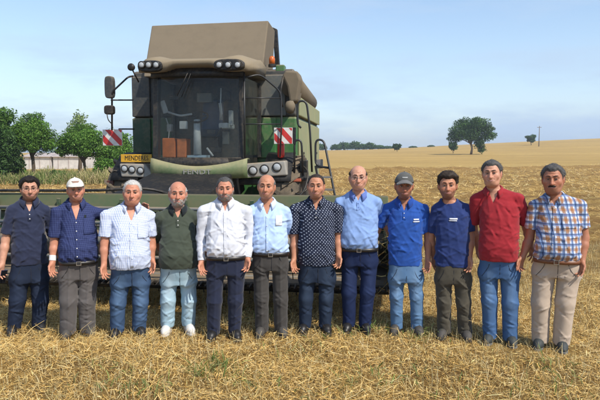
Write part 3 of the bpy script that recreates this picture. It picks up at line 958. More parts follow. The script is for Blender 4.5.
MB().box(CX(293, 0.5), CX(301, 0.5), 0.45, 0.7, CZ(181, 0.5), CZ(178, 0.5)).build('red_reflector', plain('reflector_red', (0.40, 0.10, 0.05), 0.4), comb, bevel=0.01)

# ---- cab interior
inm = plain('cab_grey', (0.42, 0.44, 0.44), 0.6)
st = MB().box(xm - 0.25, xm + 0.25, 0.75, 1.2, gzb + 0.40, gzb + 0.55).build('driver_seat', plain('seat_cloth', (0.03, 0.04, 0.06), 0.9), comb, bevel=0.05)
MB().hexa([(xm - 0.24, 1.12, gzb + 0.5), (xm + 0.24, 1.12, gzb + 0.5), (xm + 0.24, 1.25, gzb + 0.5), (xm - 0.24, 1.25, gzb + 0.5), (xm - 0.2, 1.22, gzb + 1.15), (xm + 0.2, 1.22, gzb + 1.15), (xm + 0.2, 1.32, gzb + 1.15), (xm - 0.2, 1.32, gzb + 1.15)]).build('seat_back', plain('seat_cloth_blue', (0.05, 0.08, 0.14), 0.9), st, bevel=0.04)
MB().box(xm - 0.2, xm + 0.2, 0.85, 1.15, gzb, gzb + 0.395).build('seat_base', BLACK, st, bevel=0.02)
sc1 = C(197.5, 155, 0.30); sc2 = C(197.0, 120, 0.42)
tubep('steering_column', [sc1, sc2], [0.075, 0.062], inm, comb, 14)
swc = sc2 + np.array([0, 0.06, 0.06])
ring = [swc + np.array([0.19 * math.cos(a), 0.19 * math.sin(a) * 0.75, 0.19 * math.sin(a) * 0.55]) for a in np.linspace(0, math.tau, 24, endpoint=False)]
sw_ = MB().tube(ring, 0.016, 8, closed=True).build('steering_wheel', BLACK, comb, smooth=True)
for a in (0.3, 2.8, 4.7):
    tubep('spoke', [swc, swc + np.array([0.19 * math.cos(a), 0.19 * math.sin(a) * 0.75, 0.19 * math.sin(a) * 0.55])], 0.012, BLACK, sw_, 6)
MB().box(CX(163, 0.5), CX(176, 0.5), 0.45, 0.75, gzb + 0.002, CZ(138, 0.5)).build('orange_crate', ORANGE, comb, bevel=0.02)
MB().box(CX(177.5, 0.5), CX(187, 0.5), 0.45, 0.75, gzb + 0.002, CZ(138.5, 0.5)).build('orange_crate', ORANGE, comb, bevel=0.02)
MB().box(CX(188, 0.3), CX(207, 0.3), 0.25, 0.5, gzb + 0.002, gzb + 0.05).build('floor_mat', plain('mat_blue', (0.35, 0.45, 0.52), 0.8), comb)
mn = C(164, 107, 0.35)
mo = MB().box(-0.05, 0.05, -0.02, 0.02, -0.12, 0.12).build('monitor', inm, comb, bevel=0.012); mo.location = mn; mo.rotation_euler = (0, R(-18), R(25))
tubep('monitor_arm', rounded([mn + np.array([0.03, 0.03, -0.08]), C(180, 116, 0.4), C(192, 114, 0.42)], 0.08), 0.02, inm, comb)
MB().box(CX(180, 0.35), CX(188, 0.35), 0.33, 0.37, CZ(129, 0.35), CZ(121, 0.35)).build('display_unit', inm, comb, bevel=0.01)
ar = MB().box(xm + 0.28, xm + 0.46, 0.55, 1.15, gzb + 0.55, gzb + 0.66).build('armrest_console', inm, comb, bevel=0.03)
tubep('joystick', [C(222, 120, 0.6), C(220, 103, 0.6)], [0.022, 0.035], inm, ar)
tubep('hanging_strap', [C(221, 88, 0.4), C(220, 120, 0.45)], 0.012, inm, comb, 6)
for q, (u, v, w_, h_) in enumerate(((170, 128, 5, 8), (212, 132, 9, 4), (226, 138, 7, 14), (216, 150, 12, 6), (231, 118, 4, 16), (175, 98, 10, 4), (205, 98, 16, 10), (228, 96, 6, 10))):
    c_ = C(u, v, 0.7 + 0.1 * (q % 3)); MB().box(c_[0] - w_ * 0.009, c_[0] + w_ * 0.009, c_[1] - 0.06, c_[1] + 0.06, c_[2] - h_ * 0.009, c_[2] + h_ * 0.009).build('control_box', (inm, GREYD, GREYG, BLACK)[q % 4], comb, bevel=0.012)
tubep('cab_cable', rounded([C(222, 84, 0.5), C(216, 104, 0.6), C(226, 120, 0.6), C(214, 140, 0.5)], 0.2), 0.01, BLACK, comb, 6)
tubep('cab_cable', rounded([C(166, 118, 0.4), C(170, 130, 0.5), C(166, 152, 0.5)], 0.2), 0.01, inm, comb, 6)
tubep('pedal_link', [C(207, 148, 0.3), C(213, 156, 0.25)], 0.02, inm, comb, 6)

# ---- feeder house, axle, wheels
MB().hexa([(-0.75, -2.55, 0.55), (0.75, -2.55, 0.55), (0.75, 1.0, 1.2), (-0.75, 1.0, 1.2), (-0.75, -2.55, 1.2), (0.75, -2.55, 1.2), (0.75, 0.6, 1.68), (-0.75, 0.6, 1.68)]).build('feeder_house', INTAKE, comb, bevel=0.03)
MB().box(-1.3, 1.3, 1.1, 1.4, 0.8, 1.0).build('front_axle', BLACK, comb)


def wheel(x, y, r, w, name='front_wheel'):
    rw = empty(name, (x, y, r)); rw.parent = comb
    ty = MB().lathe([(r * 0.60, -w / 2 + 0.03), (r * 0.72, -w / 2), (r * 0.93, -w / 2 + 0.03), (r, -w / 2 + 0.10), (r, w / 2 - 0.10), (r * 0.93, w / 2 - 0.03), (r * 0.72, w / 2), (r * 0.60, w / 2 - 0.03)], (0, 0, 0), 'x', 40)
    nl = 20
    for k in range(nl):
        for s in (-1, 1):
            a0 = k * math.tau / nl + (math.pi / nl if s > 0 else 0)
            pts = []
            for (xx, aa) in ((0.02 * s, 0.0), (0.02 * s, 0.09), (s * (w / 2 - 0.02), 0.09 - 0.26), (s * (w / 2 - 0.02), -0.26)):
                pts.append((xx, a0 + aa))
            lo_ = [(p[0], math.cos(p[1]) * r * 0.97, math.sin(p[1]) * r * 0.97) for p in pts]
            hi_ = [(p[0], math.cos(p[1]) * (r + 0.045), math.sin(p[1]) * (r + 0.045)) for p in pts]
            ty.hexa(lo_ + hi_)
    ty.build('tyre', RUBBER, rw)
    MB().lathe([(r * 0.58, -w * 0.38), (r * 0.60, -w * 0.40), (r * 0.60, w * 0.40), (r * 0.5, w * 0.34), (r * 0.22, w * 0.12), (0.1, w * 0.10)], (0, 0, 0), 'x', 32).build('rim', RIMY, rw, smooth=False)
    return rw


wheel(-1.55, 1.25, 0.92, 0.72); wheel(1.55, 1.25, 0.92, 0.72)
wheel(-1.35, 5.6, 0.62, 0.45, 'rear_wheel'); wheel(1.35, 5.6, 0.62, 0.45, 'rear_wheel')
for s in (-1, 1):
    MB().grid([[(s * 1.2, 1.25 - 1.02 * math.cos(a), 0.92 + 1.02 * math.sin(a)), (s * 1.74, 1.25 - 1.02 * math.cos(a), 0.92 + 1.02 * math.sin(a))] for a in np.linspace(0.5, 1.45, 8)]).build('mudguard', INTAKE, comb, smooth=True, solid=0.02)

# ---- header (cutting table)
HR = C(389, 260, -3.35)[0]; HL = -3.55
yb, yfnt = -2.55, -3.60
hd = MB()
hd.hexa([(HL, yb - 0.02, 0.45), (HR, yb - 0.02, 0.45), (HR, yb + 0.14, 0.45), (HL, yb + 0.14, 0.45), (HL, yb - 0.02, 1.12), (HR, yb - 0.02, 1.12), (HR, yb + 0.14, 1.12), (HL, yb + 0.14, 1.12)])
hb = hd.build('header_back_wall', GREEND, comb, bevel=0.015)
MB().hexa([(HL, yb - 0.10, 1.125), (HR, yb - 0.10, 1.125), (HR, yb + 0.20, 1.125), (HL, yb + 0.20, 1.125), (HL, yb - 0.02, 1.36), (HR, yb - 0.02, 1.36), (HR, yb + 0.16, 1.36), (HL, yb + 0.16, 1.36)]).build('header_top_beam', BEAM, comb, bevel=0.012)
MB().hexa([(HL, yfnt, 0.335), (HR, yfnt, 0.335), (HR, yb, 0.40), (HL, yb, 0.40), (HL, yfnt, 0.36), (HR, yfnt, 0.36), (HR, yb, 0.46), (HL, yb, 0.46)]).build('header_floor', METAL, comb)
x = HL + 0.55
while x < HR - 0.2:       # brackets and joints along the beam
    MB().box(x, x + 0.05, yb - 0.125, yb - 0.085, 1.10, 1.30).build('beam_bracket', GREEND, comb, bevel=0.008)
    MB().lathe([(0.014, 0), (0.014, -0.014)], (x + 0.025, yb - 0.126, 1.16), 'y', 6).build('bolt', METAL, comb)
    x += 0.92
tubep('beam_hose', rounded([(HL + 0.2, yb - 0.06, 1.395), (-0.6, yb - 0.03, 1.41), (0.1, yb + 0.1, 1.45), (0.4, yb + 0.4, 1.3)], 0.3), 0.02, BLACK, comb)
# knife with guards
kn = MB()
kn.box(HL, HR, yfnt - 0.05, yfnt + 0.03, 0.362, 0.385)
x = HL + 0.03
while x < HR:
    kn.hexa([(x - 0.016, yfnt - 0.03, 0.33), (x + 0.016, yfnt - 0.03, 0.33), (x + 0.016, yfnt + 0.0, 0.33), (x - 0.016, yfnt + 0.0, 0.33),
             (x - 0.004, yfnt - 0.16, 0.362), (x + 0.004, yfnt - 0.16, 0.362), (x + 0.014, yfnt + 0.0, 0.395), (x - 0.014, yfnt + 0.0, 0.395)])
    x += 0.0762
ko = kn.build('knife_bar', BLACK, comb)
tag(ko, kind='stuff')
tubep('skid_tube', [(HL, yfnt + 0.12, 0.30), (HR, yfnt + 0.12, 0.30)], 0.045, BLACK, comb, 10)
# intake auger with flights
ay, azz = yb - 0.36, 0.74
tubep('intake_auger', [(HL + 0.05, ay, azz), (HR - 0.05, ay, azz)], 0.17, METAL, comb, 18)
for s in (-1, 1):
    rows = []
    L0 = HL + 0.1 if s < 0 else HR - 0.1
    L1 = -0.65 if s < 0 else 0.65
    for k in range(0, 121):
        a = k * math.tau * 4.5 / 120 * (1 if s < 0 else -1)
        xx = L0 + (L1 - L0) * k / 120
        rows.append([(xx, ay + 0.165 * math.cos(a), azz + 0.165 * math.sin(a)), (xx, ay + 0.29 * math.cos(a), azz + 0.29 * math.sin(a))])
    MB().grid(rows).build('auger_flight', METAL, comb, smooth=True, solid=0.006)
# reel
ry, rz_, rr_ = yfnt + 0.42, 0.80, 0.42
tubep('reel_shaft', [(HL + 0.08, ry, rz_), (HR - 0.08, ry, rz_)], 0.06, BLUEM, comb, 12)
tine_mats = BLACK
for k in range(6):
    a = k * math.tau / 6 + 0.35
    by_, bz_ = ry + rr_ * math.cos(a), rz_ + rr_ * math.sin(a)
    bt = tubep('reel_bat', [(HL + 0.1, by_, bz_), (HR - 0.1, by_, bz_)], 0.024, BLUEM, comb, 8)
    tn = MB(); x = HL + 0.15
    while x < HR - 0.1:
        tn.tube([(x, by_, bz_), (x, by_ + 0.03, bz_ - 0.12), (x, by_ + 0.07, bz_ - 0.24)], 0.006, 4); x += 0.15
    to = tn.build('tines', BLACK, bt); tag(to, kind='stuff')
x = HL + 0.15
while x < HR:
    sp = MB()
    for k in range(6):
        a = k * math.tau / 6 + 0.35
        sp.tube([(x, ry, rz_), (x, ry + rr_ * math.cos(a), rz_ + rr_ * math.sin(a))], 0.018, 6)
    sp.build('reel_spider', BLUEM, comb)
    x += (HR - HL - 0.3) / 4 - 1e-4
for xx in (HL, HR):
    s = -1 if xx < 0 else 1
    MB().prism([(xx, yb + 0.2, 0.36), (xx, yb + 0.2, 1.25), (xx, yb - 0.5, 1.22), (xx, yfnt - 0.05, 0.78), (xx, yfnt - (0.5 if s < 0 else 0.12), 0.34)], (s * 0.05, 0, 0)).build('header_end_plate', GREEND, comb, bevel=0.015)
    dv = MB(); dv.hexa([(xx - 0.02, yfnt - 0.85, 0.26), (xx + 0.07, yfnt - 0.85, 0.26), (xx + 0.13 * max(s, 0) + 0.06, yfnt, 0.24), (xx - 0.08, yfnt, 0.24), (xx, yfnt - 0.8, 0.32), (xx + 0.05, yfnt - 0.8, 0.32), (xx + 0.10, yfnt, 0.86), (xx - 0.04, yfnt, 0.86)])
    if s < 0: dv.build('crop_divider', GREEND, comb, bevel=0.02)
    else: dv.bm.free()
    tubep('reel_arm', [(xx - s * 0.03, yb + 0.1, 1.28), (xx - s * 0.03, ry, rz_)], 0.035, GREEND, comb)
# right end drive housing, black, straw caught on it
MB().box(HR + 0.055, HR + 0.20, -3.35, yb + 0.1, 0.36, 1.16).build('drive_housing', BLACK, comb, bevel=0.04)
MB().box(HR + 0.02, HR + 0.16, -3.56, -3.37, 0.32, 0.62).build('drive_guard', plain('guard_pale', (0.5, 0.48, 0.45), 0.6), comb, bevel=0.05)
n = 420
a = RNG.uniform(0, math.tau, n)
loc = np.stack([HR + RNG.uniform(-0.05, 0.24, n), RNG.uniform(-3.75, -2.7, n), RNG.uniform(0.3, 1.2, n) ** 1.0], -1)
wc = CO + loc[:, :1] * CRt + loc[:, 1:2] * CBk + loc[:, 2:] * np.array([0, 0, 1.0])
ribbons('caught_straw', wc, a, RNG.normal(-0.5, 0.5, n), RNG.uniform(0.1, 0.32, n), RNG.uniform(0.005, 0.01, n), RNG.normal(0, 0.6, n), pick(n, STRAW_COLS[:4] + [(0.16, 0.18, 0.05)]), STRAW, 'straw and weeds caught on the right end of the header', 'straw')

# ------------------------------------------------------------------ implicit surfaces -> one skin
class Field:
    def __init__(self, xs, ys, zs):
        self.xs, self.ys, self.zs = (np.asarray(a, np.float32) for a in (xs, ys, zs))
        self.v = np.full((len(self.xs), len(self.ys), len(self.zs)), 0.5, np.float32)

    def block(self, lo, hi):
        s = []
        for a, l, h in zip((self.xs, self.ys, self.zs), lo, hi):
            i0 = max(0, int(np.searchsorted(a, l)) - 1); i1 = min(len(a), int(np.searchsorted(a, h)) + 1)
            s.append(slice(i0, max(i1, i0 + 1)))
        X = self.xs[s[0]][:, None, None]; Y = self.ys[s[1]][None, :, None]; Z = self.zs[s[2]][None, None, :]
        return tuple(s), X, Y, Z

    def add(self, d, s, k):
        a = self.v[s]
        if k > 0:
            h = np.maximum(k - np.abs(a - d), 0) / k
            self.v[s] = np.minimum(a, d) - h * h * k * 0.25
        else:
            self.v[s] = np.minimum(a, d)

    def cone(self, a, b, r0, r1, k=0.02, plane0=None, plane1=None, fl=1.0):
        a = np.asarray(a, float); b = np.asarray(b, float)
        m = max(r0, r1) + k + 0.03
        s, X, Y, Z = self.block(np.minimum(a, b) - m, np.maximum(a, b) + m)
        ba = b - a; L2 = float(ba @ ba) + 1e-9
        px, py, pz = X - a[0], Y - a[1], Z - a[2]
        t = np.clip((px * ba[0] + py * ba[1] + pz * ba[2]) / L2, 0, 1)
        d = np.sqrt((px - t * ba[0]) ** 2 + ((py - t * ba[1]) / fl) ** 2 + (pz - t * ba[2]) ** 2) - (r0 + t * (r1 - r0))
        if plane1 is not None:       # cut off flat at b
            u = ba / math.sqrt(L2)
            d = np.maximum(d, (X - b[0]) * u[0] + (Y - b[1]) * u[1] + (Z - b[2]) * u[2] - plane1)
        self.add(d, s, k)

    def ell(self, c, r, k=0.02):
        c = np.asarray(c, float); r = np.asarray(r, float)
        s, X, Y, Z = self.block(c - r - k - 0.03, c + r + k + 0.03)
        q = np.sqrt(((X - c[0]) / r[0]) ** 2 + ((Y - c[1]) / r[1]) ** 2 + ((Z - c[2]) / r[2]) ** 2)
        self.add((q - 1) * float(r.min()), s, k)

    def fn(self, f, lo, hi, k):
        s, X, Y, Z = self.block(lo, hi)
        self.add(f(X, Y, Z), s, k)

    def mesh(self):
        v = self.v
        ins = v < 0
        ins[0] = ins[-1] = False; ins[:, 0] = ins[:, -1] = False; ins[:, :, 0] = ins[:, :, -1] = False
        v = np.where(ins, v, np.maximum(v, 1e-5))
        c8 = [ins[i:ins.shape[0] - 1 + i, j:ins.shape[1] - 1 + j, k:ins.shape[2] - 1 + k] for i in (0, 1) for j in (0, 1) for k in (0, 1)]
        any_ = c8[0].copy(); all_ = c8[0].copy()
        for c in c8[1:]:
            any_ |= c; all_ &= c
        act = any_ & ~all_
        I, J, K = np.nonzero(act)
        n = len(I)
        idx = np.full(act.shape, -1, np.int32); idx[I, J, K] = np.arange(n)
        corner = {(i, j, k): v[I + i, J + j, K + k] for i in (0, 1) for j in (0, 1) for k in (0, 1)}
        acc = np.zeros((n, 3)); cnt = np.zeros(n)
        for ax in range(3):
            for p in (0, 1):
                for q in (0, 1):
                    a = [p, q]; a.insert(ax, 0); b = [p, q]; b.insert(ax, 1)
                    va, vb = corner[tuple(a)], corner[tuple(b)]
                    m = (va < 0) != (vb < 0)
                    t = np.where(m, va / np.where(m, va - vb, 1), 0)
                    pos = np.array(a, float)[None, :] + np.zeros((n, 3)); pos[:, ax] = t
                    acc += pos * m[:, None]; cnt += m
        acc /= cnt[:, None]
        V = np.empty((n, 3))
        for ax, (g, B) in enumerate(zip((self.xs, self.ys, self.zs), (I, J, K))):
            V[:, ax] = g[B] + acc[:, ax] * (g[B + 1] - g[B])
        F_ = []
        for ax in range(3):
            sl0 = [slice(1, -1)] * 3; sl1 = [slice(1, -1)] * 3
            sl0[ax] = slice(0, -1); sl1[ax] = slice(1, None)
            s0, s1 = ins[tuple(sl0)], ins[tuple(sl1)]
            i, j, k = np.nonzero(s0 != s1)
            flip = ~s0[i, j, k]
            base = [i + 1, j + 1, k + 1]; base[ax] = base[ax] - 1
            o = [a for a in range(3) if a != ax]
            quad = []
            for da, db in ((1, 1), (0, 1), (0, 0), (1, 0)):
                bb = [b.copy() for b in base]
                bb[o[0]] -= da; bb[o[1]] -= db
                quad.append(idx[bb[0], bb[1], bb[2]])
            q = np.stack(quad, -1)
            fl = flip if ax != 1 else ~flip
            q[fl] = q[fl][:, ::-1]
            F_.append(q)
        F_ = np.concatenate(F_)
        F_ = F_[(F_ >= 0).all(1)]
        return V, F_


def axis_grid(*segs):
    """segs: (start, end, step) in order"""
    out = []
    for a, b, h in segs:
        out.extend(list(np.arange(a, b - 1e-6, h)))
    out.append(segs[-1][1])
    return out


def wrinkle(X, Y, Z, seed, f, amp, flow=(1, 1, 1)):
    rs = np.random.default_rng(seed)
    out = 0
    for k in range(4):
        w = rs.normal(0, 1, 3) * np.array(flow); w = w / np.linalg.norm(w) * f * rs.uniform(0.7, 1.5)
        w2 = rs.normal(0, 1, 3); w2 = w2 / np.linalg.norm(w2) * f * 0.55
        ph = rs.uniform(0, math.tau, 2)
        warp = np.sin(w2[0] * X + w2[1] * Y + w2[2] * Z + ph[1]) * 1.3
        s = np.sin(w[0] * X + w[1] * Y + w[2] * Z + ph[0] + warp)
        out = out + 0.55 - 1.7 * (1 - np.abs(s)) ** 2.2
    return out * (amp / 1.9)


# ------------------------------------------------------------------ the head, in its own frame (u right, v back, w up; 0.245 tall)
def head_sdf(u, v, w, H):
    def ell(c, r):
        return (np.sqrt(((u - c[0]) / r[0]) ** 2 + ((v - c[1]) / r[1]) ** 2 + ((w - c[2]) / r[2]) ** 2) - 1) * min(r)

    def cap(a, b, r0, r1):
        a = np.array(a); b = np.array(b); ba = b - a
        t = np.clip(((u - a[0]) * ba[0] + (v - a[1]) * ba[1] + (w - a[2]) * ba[2]) / (ba @ ba + 1e-9), 0, 1)
        return np.sqrt((u - a[0] - t * ba[0]) ** 2 + (v - a[1] - t * ba[1]) ** 2 + (w - a[2] - t * ba[2]) ** 2) - (r0 + t * (r1 - r0))

    def sm(a, b, k):
        h = np.maximum(k - np.abs(a - b), 0) / k
        return np.minimum(a, b) - h * h * k * 0.25

    def sub(a, b, k):
        h = np.maximum(k - np.abs(a + b), 0) / k
        return np.maximum(a, -b) + h * h * k * 0.25
    fw = H.get('fw', 1.0)           # face fullness
    d = ell((0, 0.012, 0.034), (0.080, 0.098, 0.087))
    d = sm(d, ell((0, -0.014, -0.034), (0.068 * fw, 0.078, 0.080)), 0.03)
    d = sm(d, ell((0, -0.046, -0.087), (0.033 * fw, 0.037, 0.027)), 0.03)
    for s in (-1, 1):
        d = sm(d, cap((s * 0.052 * fw, 0.012, -0.050), (s * 0.024 * fw, -0.045, -0.087), 0.020, 0.018), 0.03)   # jaw
        d = sm(d, ell((s * 0.043 * fw, -0.060, -0.022), (0.026, 0.022, 0.024)), 0.025)                            # cheek
        d = sm(d, cap((s * 0.012, -0.089, 0.030), (s * 0.046, -0.071, 0.026), 0.010, 0.010), 0.015)              # brow
        d = sub(d, ell((s * 0.031, -0.103, 0.009), (0.017, 0.019, 0.011)), 0.014)                                # socket
        d = sm(d, ell((s * 0.031, -0.0735, 0.009), (0.0135, 0.0125, 0.011)), 0.004)                              # lids
        e = ell((s * (0.079 + 0.003), 0.016, -0.006), (0.011, 0.021, 0.036))
        d = sm(d, e, 0.008)
    d = sm(d, cap((0, -0.088, 0.016), (0, -0.1165, -0.030), 0.0078, 0.0138), 0.012)
    for s in (-1, 1):
        d = sm(d, ell((s * 0.0125, -0.102, -0.031), (0.0085, 0.010, 0.0075)), 0.008)
    d = sm(d, ell((0, -0.085, -0.058), (0.034, 0.013, 0.020)), 0.02)
    for s in (-1, 1):
        d = sub(d, cap((s * 0.021, -0.1035, -0.040), (s * 0.031, -0.0935, -0.054), 0.001, 0.001), 0.012)                # smile fold
        d = sub(d, cap((s * 0.020, -0.0965, -0.006), (s * 0.042, -0.083, -0.004), 0.002, 0.002), 0.006)                # eye bag
        d = sub(d, cap((s * 0.004, -0.0985, 0.030), (s * 0.004, -0.0985, 0.040), 0.0015, 0.0015), 0.005)               # frown
    for q in (0.052, 0.066):
        d = sub(d, cap((-0.035, -0.080 + (q - 0.052) * 0.5, q), (0.035, -0.080 + (q - 0.052) * 0.5, q), 0.0012, 0.0012), 0.006)
    d = sub(d, cap((0, -0.1015, -0.0625), (0.027, -0.094, -0.0575), 0.0022, 0.002), 0.004)
    d = sub(d, cap((0, -0.1015, -0.0625), (-0.027, -0.094, -0.0575), 0.0022, 0.002), 0.004)                    # mouth line
    if H.get('dbl'):
        d = sm(d, ell((0, -0.012, -0.098), (0.05, 0.048, 0.026)), 0.03)
    return d


def hash_hair(u, v, w, f=190, amp=0.004):
    return amp * (np.sin(u * f + 3 * np.sin(v * f * 0.3)) * np.sin(v * f * 0.45 + 2 * np.sin(u * f * 0.21)) + 0.6 * np.sin(w * f * 0.6 + u * f * 0.5))


SKIN_T = NT('skin')
a = SKIN_T.attr()
nz = SKIN_T.noise(38, 6, 0.7)
SKIN_T.bump(SKIN_T.noise(130, 5, 0.7), 0.35, 0.003)
SKIN = SKIN_T.done(SKIN_T.mix(SKIN_T.math('MULTIPLY_ADD', nz, 0.75, -0.18), a, (0.30, 0.085, 0.045)), 0.50, spec=0.35)
SKIN.node_tree.nodes['Principled BSDF'].inputs['Subsurface Weight'].default_value = 0.06
SKIN.node_tree.nodes['Principled BSDF'].inputs['Subsurface Radius'].default_value = (0.012, 0.005, 0.003)


def hair_mat(name, col, grey=0.3):
    t = NT(name)
    f = t.noise(90, 4, 0.7, stretch=(1, 1, 0.25))
    t.bump(f, 0.5, 0.006)
    return t.done(t.ramp(f, [(0.3, mul(col, 0.6)), (0.75, mul(col, 1 + grey))]), 0.6, spec=0.25)


EYEW = plain('eye_white', (0.30, 0.25, 0.225), 0.35)
EYED = plain('eye_iris', (0.025, 0.015, 0.01), 0.2)
SEAM = plain('seam_thread', (0.02, 0.022, 0.028), 0.9)
LIPM = plain('lip_skin', (0.44, 0.185, 0.15), 0.45)
TEETH = plain('teeth_ivory', (0.60, 0.56, 0.50), 0.3)
LID = plain('eyelid_skin', (0.30, 0.14, 0.09), 0.5)
BLACKP = plain('black_plastic', (0.015, 0.015, 0.016), 0.4)
LEATHER = plain('black_leather', (0.018, 0.016, 0.015), 0.4)
BROWNL = plain('brown_leather', (0.17, 0.065, 0.028), 0.45)
STEEL = plain('buckle_steel', (0.45, 0.43, 0.40), 0.3, 0.9)


# ------------------------------------------------------------------ cloth
def folds_tex(t, sc=7.0, stretch=(1.0, 1.0, 0.55)):
    """fine pulled creases plus the weave, as height"""
    n1 = t.n.new('ShaderNodeTexNoise'); n1.noise_type = 'RIDGED_MULTIFRACTAL'
    n1.inputs['Scale'].default_value = sc; n1.inputs['Detail'].default_value = 3.5; n1.inputs['Roughness'].default_value = 0.45; n1.inputs['Distortion'].default_value = 0.8
    mp = t.n.new('ShaderNodeMapping'); mp.inputs['Scale'].default_value = stretch; mp.inputs['Rotation'].default_value = (0.3, 0.5, 0.2)
    t.link(t.coord(), mp.inputs['Vector']); t.link(mp.outputs['Vector'], n1.inputs['Vector'])
    return t.math('ADD', t.math('MULTIPLY', n1.outputs['Fac'], 0.6), t.math('MULTIPLY', t.noise(420, 2, 0.6), 0.10))


def cloth_base(t, rough=0.85):
    t.bump(folds_tex(t), 0.30, 0.012)


def cloth(name, col, var=0.10, rough=0.85, sheen=0.15):
    t = NT(name); cloth_base(t)
    f = t.noise(14, 5, 0.6)
    m = t.done(t.ramp(f, [(0.3, mul(col, 1 - var)), (0.7, mul(col, 1 + var))]), rough, spec=0.2)
    t.b.inputs['Sheen Weight'].default_value = sheen
    return m


def denim(name, col, fade=0.5, wear=(0.30, 0.40, 0.52)):
    """blue cotton with worn, paler thighs and knees"""
    t = NT(name)
    f = t.noise(5, 6, 0.65, stretch=(1.4, 1.4, 0.5))
    tw = t.noise(600, 2, 0.5)
    a = t.attr()                      # red channel: where the cloth is worn
    s = t.n.new('ShaderNodeSeparateColor'); t.link(a, s.inputs[0])
    k = t.math('MULTIPLY', s.outputs[0], t.math('MULTIPLY_ADD', f, 1.3, -0.15))
    k = t.math('MULTIPLY', k, fade); k.node.use_clamp = True
    c = t.mix(k, col, wear)
    c = t.mix(t.math('MULTIPLY', tw, 0.35), c, mul(col, 0.55))
    t.bump(folds_tex(t, 9.0, (1.0, 1.0, 0.8)), 0.6, 0.012)
    return t.done(c, 0.85, spec=0.2)


def uv_cloth(t):
    """fabric directions: across the body and up it"""
    x, y, z = t.sep()
    return t.math('MULTIPLY_ADD', y, 0.55, x), z


def band(t, coord, period, width, phase=0.0):
    m = t.math('FRACT', t.math('MULTIPLY_ADD', coord, 1.0 / period, 20.0 + phase))
    return t.math('LESS_THAN', m, width)


def check(name, ground, line, period, width, strength=0.75):
    t = NT(name); cloth_base(t)
    u, w = uv_cloth(t)
    a = band(t, u, period, width); b = band(t, w, period, width)
    s = t.math('MULTIPLY', t.math('ADD', a, b), strength * 0.5)
    return t.done(t.mix(s, ground, line), 0.85, spec=0.2)


def plaid(name):
    t = NT(name); cloth_base(t)
    u, w = uv_cloth(t)
    base = (0.58, 0.63, 0.72)
    blue, brown, navy = (0.09, 0.19, 0.42), (0.34, 0.13, 0.02), (0.03, 0.04, 0.09)
    c = t.mix(t.math('MULTIPLY', band(t, u, 0.088, 0.34), 0.78), base, brown)
    c = t.mix(t.math('MULTIPLY', band(t, w, 0.092, 0.30), 0.62), c, brown)
    c = t.mix(t.math('MULTIPLY', band(t, u, 0.088, 0.28, 0.5), 0.74), c, blue)
    c = t.mix(t.math('MULTIPLY', band(t, w, 0.092, 0.30, 0.5), 0.66), c, blue)
    c = t.mix(t.math('MULTIPLY', band(t, u, 0.088, 0.08, 0.36), 0.75), c, navy)
    c = t.mix(t.math('MULTIPLY', band(t, w, 0.092, 0.08, 0.36), 0.70), c, navy)
    return t.done(c, 0.85, spec=0.2)


def dots(name, ground, dot, period, rad):
    t = NT(name); cloth_base(t)
    u, w = uv_cloth(t)
    su = t.math('MULTIPLY_ADD', u, 1 / period, 20.0); sw = t.math('MULTIPLY_ADD', w, 1 / period, 20.0)
    tot = None
    for o in (0.0, 0.5):
        a = t.math('SUBTRACT', t.math('FRACT', t.math('ADD', su, o)), 0.5)
        b = t.math('SUBTRACT', t.math('FRACT', t.math('ADD', sw, o)), 0.5)
        r = t.math('ADD', t.math('MULTIPLY', a, a), t.math('MULTIPLY', b, b))
        k = t.math('LESS_THAN', r, (rad / period) ** 2)
        tot = k if tot is None else t.math('MAXIMUM', tot, k)
    return t.done(t.mix(tot, ground, dot), 0.8, spec=0.2)


# ------------------------------------------------------------------ one person
FEET = []


